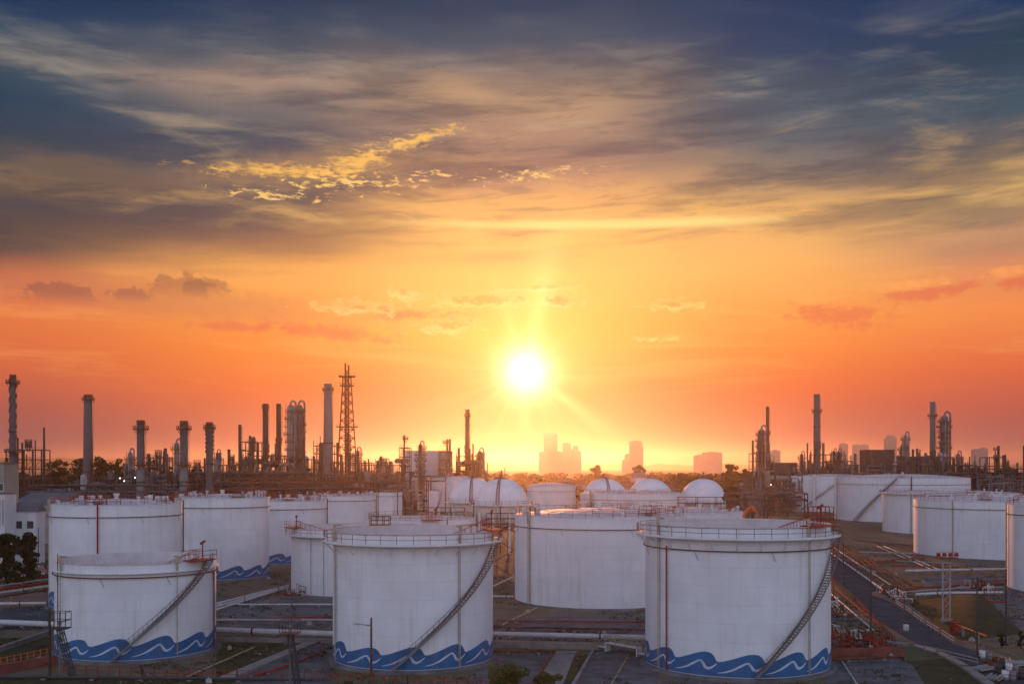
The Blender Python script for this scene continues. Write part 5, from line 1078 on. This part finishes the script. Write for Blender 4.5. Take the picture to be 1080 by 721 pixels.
# ------------------------------------------------------------------ valve manifold right of the largest tank
def valve(b, w, p, s=1.0):
    b.tube((p[0] - .3 * s, p[1], p[2]), (p[0] + .3 * s, p[1], p[2]), .26 * s, 10); b.tube(p, (p[0], p[1], p[2] + .75 * s), .09 * s, 6)
    for i in range(8):
        a, q = 2 * math.pi * i / 8, 2 * math.pi * (i + 1) / 8; w.bar((p[0] + .28 * s * math.cos(a), p[1] + .28 * s * math.sin(a), p[2] + .75 * s), (p[0] + .28 * s * math.cos(q), p[1] + .28 * s * math.sin(q), p[2] + .75 * s), .06)
def manifold(label, x0, x1, yf, yb_, seed, rows=5, name='valve_manifold', group='valve manifolds'):
    rn = random.Random(seed); c_ = G((x0 + x1) / 2, yf); k = c_.y / F; w = (x1 - x0) * k; dep = G(x0, yb_).y - c_.y; root = thing(name, label, 'valve manifold', c_, 0, group)
    m = MB(); m.box((0, dep / 2, .1), (w, dep, .2)); m.build('slab', MAT['pad'], root)
    for i in range(rows):
        y = dep * (i + .5) / rows; z = .7 + .35 * (i % 2); r_ = rn.uniform(.08, .16); m = MB(); x_e = w / 2 * rn.uniform(.4, .98); m.path([(-w / 2, y, z), (x_e, y, z), (x_e, y, .2)], r_, 10)
        for q in range(4): xx = rn.uniform(-.45, .3) * w; m.path([(xx, y, z), (xx, y, z + rn.uniform(.8, 1.9)), (xx + rn.uniform(-1.5, 1.5), y, z + 1.2), (xx + 1.2, y, .3)], r_ * .7, 8)
        m.build('header_pipe', MAT[['galv', 'red', 'rust', 'wpipe', 'rust'][(i + seed) % 5]], root)
        for q in range(3):
            v_, h_ = MB(), MB(); valve(v_, h_, (rn.uniform(-.45, .4) * w, y, z), .95); vo = v_.build('valve', MAT[rn.choice(['red', 'red', 'galv', 'orange'])], root); h_.build('hand_wheel', MAT['red'], vo)
    for q in range(2):
        m = MB(); x = w * rn.uniform(-.4, .3); y = dep * rn.uniform(.2, .8); m.tube((x, y, .7), (x + 1.3, y, .7), .45, 12); m.tube((x + 1.3, y, .7), (x + 1.9, y, .7), .28, 12); m.box((x + .9, y, .25), (2.2, .9, .2)); m.build('pump', MAT['grey'], root)
    m = MB()
    for q in range(6):
        x = -w / 2 + w * q / 5; m.bar((x, -.1, .2), (x, -.1, 1.3), .08)
    m.bar((-w / 2, -.1, 1.3), (w / 2, -.1, 1.3), .08); m.bar((-w / 2, -.1, .8), (w / 2, -.1, .8), .07); m.build('railing', MAT['rust'], root)
manifold('dense valve manifold with red valves and white pipes right of the largest tank', 878, 916, 688, 655, 1, 7)
manifold('farther valve manifold with white bent pipes near the road', 877, 906, 655, 630, 2, 6)
manifold('low rusty valve group where the roadside pipes end', 944, 968, 637, 627, 8, 3)
manifold('small red valve group at the end of the white pipe by the edge tank', 1040, 1062, 630, 621, 3, 3)
manifold('valve group and pipe ends at the far end of the roadside pipe bundle', 866, 884, 592, 580, 4, 3)
manifold('small valve group beside the diagonal white pipes in the yard', 296, 316, 632, 618, 5, 3)
manifold('low red piped pump group between road and largest tank', 916, 946, 690, 676, 6, 3)
manifold('valve group on the yard edge left of the red piped tank', 8, 36, 612, 603, 7, 3)
# barrels and scrap in the lower right corner
def drum(label, x, y, mat, h=.9, r=.3, proto={}):
    p = G(x, y)
    root = thing('drum', label, 'drum', p, 0, 'drums in the lower right corner'); m = MB(); m.lathe([(.01, 0), (r, 0), (r, h * .33), (r * 1.05, h * .35), (r, h * .37), (r, h * .64), (r * 1.05, h * .66), (r, h * .68), (r, h), (r * .93, h), (r * .93, h - .03), (.01, h - .03)], 16); m.build('drum_body', MAT[mat], root); m = MB(); m.tube((r * .5, 0, h - .03), (r * .5, 0, h + .03), .05, 8); m.build('bung', MAT['dark'], root)
rn = random.Random(9)
DL = ['white', 'grey', 'rusty', 'dark']
rows_ = [(1036, 694), (1043, 698), (1050, 701), (1057, 705), (1064, 708), (1071, 712), (1046, 706), (1053, 711), (1060, 716), (1068, 719), (1041, 703), (1077, 716)]
for i, (x, y) in enumerate(rows_):
    q = ['trim', 'lgrey', 'rust', 'dark'][i % 4]; drum(f"{DL[i % 4]} drum in the lower right yard, " + ['at the far end of the back row', 'second in the back row', 'third in the back row', 'fourth in the back row', 'fifth in the back row', 'last in the back row by the edge', 'first of the front row', 'second of the front row', 'third of the front row', 'fourth of the front row', 'between the two rows at the far end', 'lowest one at the picture edge'][i], x, y, q, 1.0 + .3 * (i % 2), .36)
def pallet(label, x, y, rz, n=5):
    root = thing('scrap_rack', label, 'scrap rack', G(x, y), rz, 'scrap racks in the lower right corner'); m = MB()
    for i in range(5): m.box((-1 + i * .5, 0, .12), (.12, 1.6, .24))
    m.build('pallet', MAT['rust'], root); m = MB(); r_ = random.Random(int(x))
    for i in range(9): m.tube((-1.3, -.7 + .17 * i, .34 + .1 * (i % 3)), (1.3 + r_.uniform(-.3, .3), -.7 + .17 * i + r_.uniform(-.2, .2), .34 + .14 * (i % 3)), .07, 8)
    m.build('pipe_stack', MAT['galv'], root)
for i, (x, y, rz, lb) in enumerate([(1037, 708, .5, 'stack of loose pipes on a pallet beside the kerb'), (1049, 718, .9, 'lower stack of loose pipes at the bottom edge'), (1070, 703, .2, 'stack of loose pipes behind the drums'), (1062, 700, 1.2, 'crooked stack of pipes nearest the road bend')]): pallet(lb, x, y, rz)
# small plants
def bush(label, x, yt, Y, wpx, seed, mat='leafy', **k): tree(label, x, yt, Y, wpx, seed, mat, 'bush', 'bush', 'shrubs in the foreground', **k)
bush('yellow green leafy bush rising from the bottom edge between the tall wave tanks', 532, 698, 112, 46, 201, size=.13, cnt=240, cl=44)
bush('smaller leafy bush at the bottom edge right of the yellow green bush', 576, 710, 114, 34, 202, size=.12, cnt=160, cl=30)
bush('trimmed dark shrub at the right by the mound', 1056, 667, 141, 7, 203, 'leaf', size=.12, cnt=120, cl=16)
bush('second trimmed dark shrub cut by the right edge', 1077, 664, 141, 7, 204, 'leaf', size=.12, cnt=120, cl=16)
# fence of thin red posts along the bottom and hydrant posts
def fence(label, pix, h=1.1, step=1.3, mat='red', group='fences along the bottom'):
    pts = [G(x, y) for x, y in pix]; o0 = pts[0]; root = thing('fence', label, 'fence', o0, 0, group); posts = MB(); rl = MB()
    for a, b_ in zip(pts, pts[1:]):
        L_ = (b_ - a).length; n = max(1, int(L_ / step)); a, b_ = a - o0, b_ - o0
        for i in range(n + 1): p = a.lerp(b_, i / n); posts.box((p.x, p.y, h / 2), (.09, .09, h))
        for z in (h * .45, h * .92): rl.bar((a.x, a.y, z), (b_.x, b_.y, z), .06)
    posts.build('post', MAT[mat], root); rl.build('rail', MAT[mat], root)
fence('low red post fence running along the bottom under the two front left tanks', [(56, 709), (150, 713), (250, 715), (345, 718)], 1.0)
fence('low red post fence along the bottom under the tall wave tank', [(345, 719), (430, 722), (520, 723)], 1.0)
fence('orange rail fence on the slope left of the short wave tank', [(-30, 708), (56, 690)], 1.0, 1.0, 'orange')
pipeline('dark pipe along the grass strip at the very bottom left', [(-30, 716), (330, 719.5)], .17, 'dark', .35, group='bottom edge pipes')
# lit lamps in the refinery
def site_lamp(label, x, y, Y, k=.35):
    c_ = P(x, y, Y); root = thing('site_lamp', label, 'lamp', (c_.x, c_.y, 0), 0, 'lit lamps in the refinery'); m = MB(); m.tube((0, 0, 0), (0, 0, c_.z - k), .1, 6); m.box((0, 0, c_.z - k), (.5, .5, .12)); m.build('pole', MAT['dark'], root); m = MB(); m.ball((0, 0, c_.z), k, 10, 8); m.build('bulb', MAT['bulb'], root)
for x, y, Y, lb in [(126.5, 504, 425, 'brightest lit lamp low in the dark plant left of the left stout chimney'), (131, 507, 425, 'fainter lit lamp just right of the brightest lamp'), (142.5, 503.5, 420, 'lit lamp touching the left side of the left stout chimney'), (813, 511, 480, 'small lit lamp in the pipe frame left of the far right tanks')]: site_lamp(lb, x, y, Y, .22)

# ------------------------------------------------------------------ weeds, gravel and loose blocks between the tanks
from mathutils import noise as mnoise
circ = [(o.location.x, o.location.y, TANKS[k][1] + 1.2) for k in TANKS for o in [TANKS[k][0]]]
def free(x, y): return all((x - a) ** 2 + (y - b_) ** 2 > q * q for a, b_, q in circ)
def onroad(x, y):
    px, py = CX + F * x / y, YH + HC * F / y; return (px > 860 and 583 < py < 712 and 878 + (py - 590) * 1.0 - 22 < px < 890 + (py - 590) * 1.35 + 4)
rn = random.Random(77); gc, st_ = [], []
while len(gc) < 5200:
    y = rn.uniform(112, 330); x = rn.uniform(-.56, .56) * y; v = mnoise.noise(Vector((x * .09, y * .05, 0))) + .5 * mnoise.noise(Vector((x * .3, y * .3, 4)))
    if v > .08 and free(x, y) and not onroad(x, y): gc.append((x, y, .1))
V, n = leaves(gc, [.55] * len(gc), 9, .16, 31, .35); tag(leafmesh('weeds', V, n, MAT['weed']), kind='stuff')
b = MB(); k = 0
while k < 3600:
    y = rn.uniform(112, 300); x = rn.uniform(-.56, .56) * y; v = mnoise.noise(Vector((x * .06 + 9, y * .06, 0)))
    if v > -.05 and free(x, y) and not onroad(x, y):
        s = rn.uniform(.06, .22); b.box((x, y, s * .3), (s * rn.uniform(.7, 1.5), s, s * .7), rn.uniform(0, 3), .7)
        k += 1
tag(b.build('gravel', MAT['conc']), kind='stuff')
m0 = None; k = 0
while k < 34:
    y = rn.uniform(118, 240); x = rn.uniform(-.5, .5) * y
    if not free(x, y) or onroad(x, y): continue
    if m0 is None:
        q = MB(); q.box((0, 0, .22), (.7, .5, .44), 0, .85); q.tube((0, 0, .4), (0, 0, .58), .12, 8); m0 = q.build('concrete_block', MAT['fence']); tag(m0, 'small pale concrete block lying on the yard dirt between the tanks', 'concrete block', 'loose concrete blocks'); o = m0
    else: o = m0.copy(); COL.objects.link(o)
    o.location = (x, y, 0); o.rotation_euler = (0, 0, rn.uniform(0, 3)); k += 1
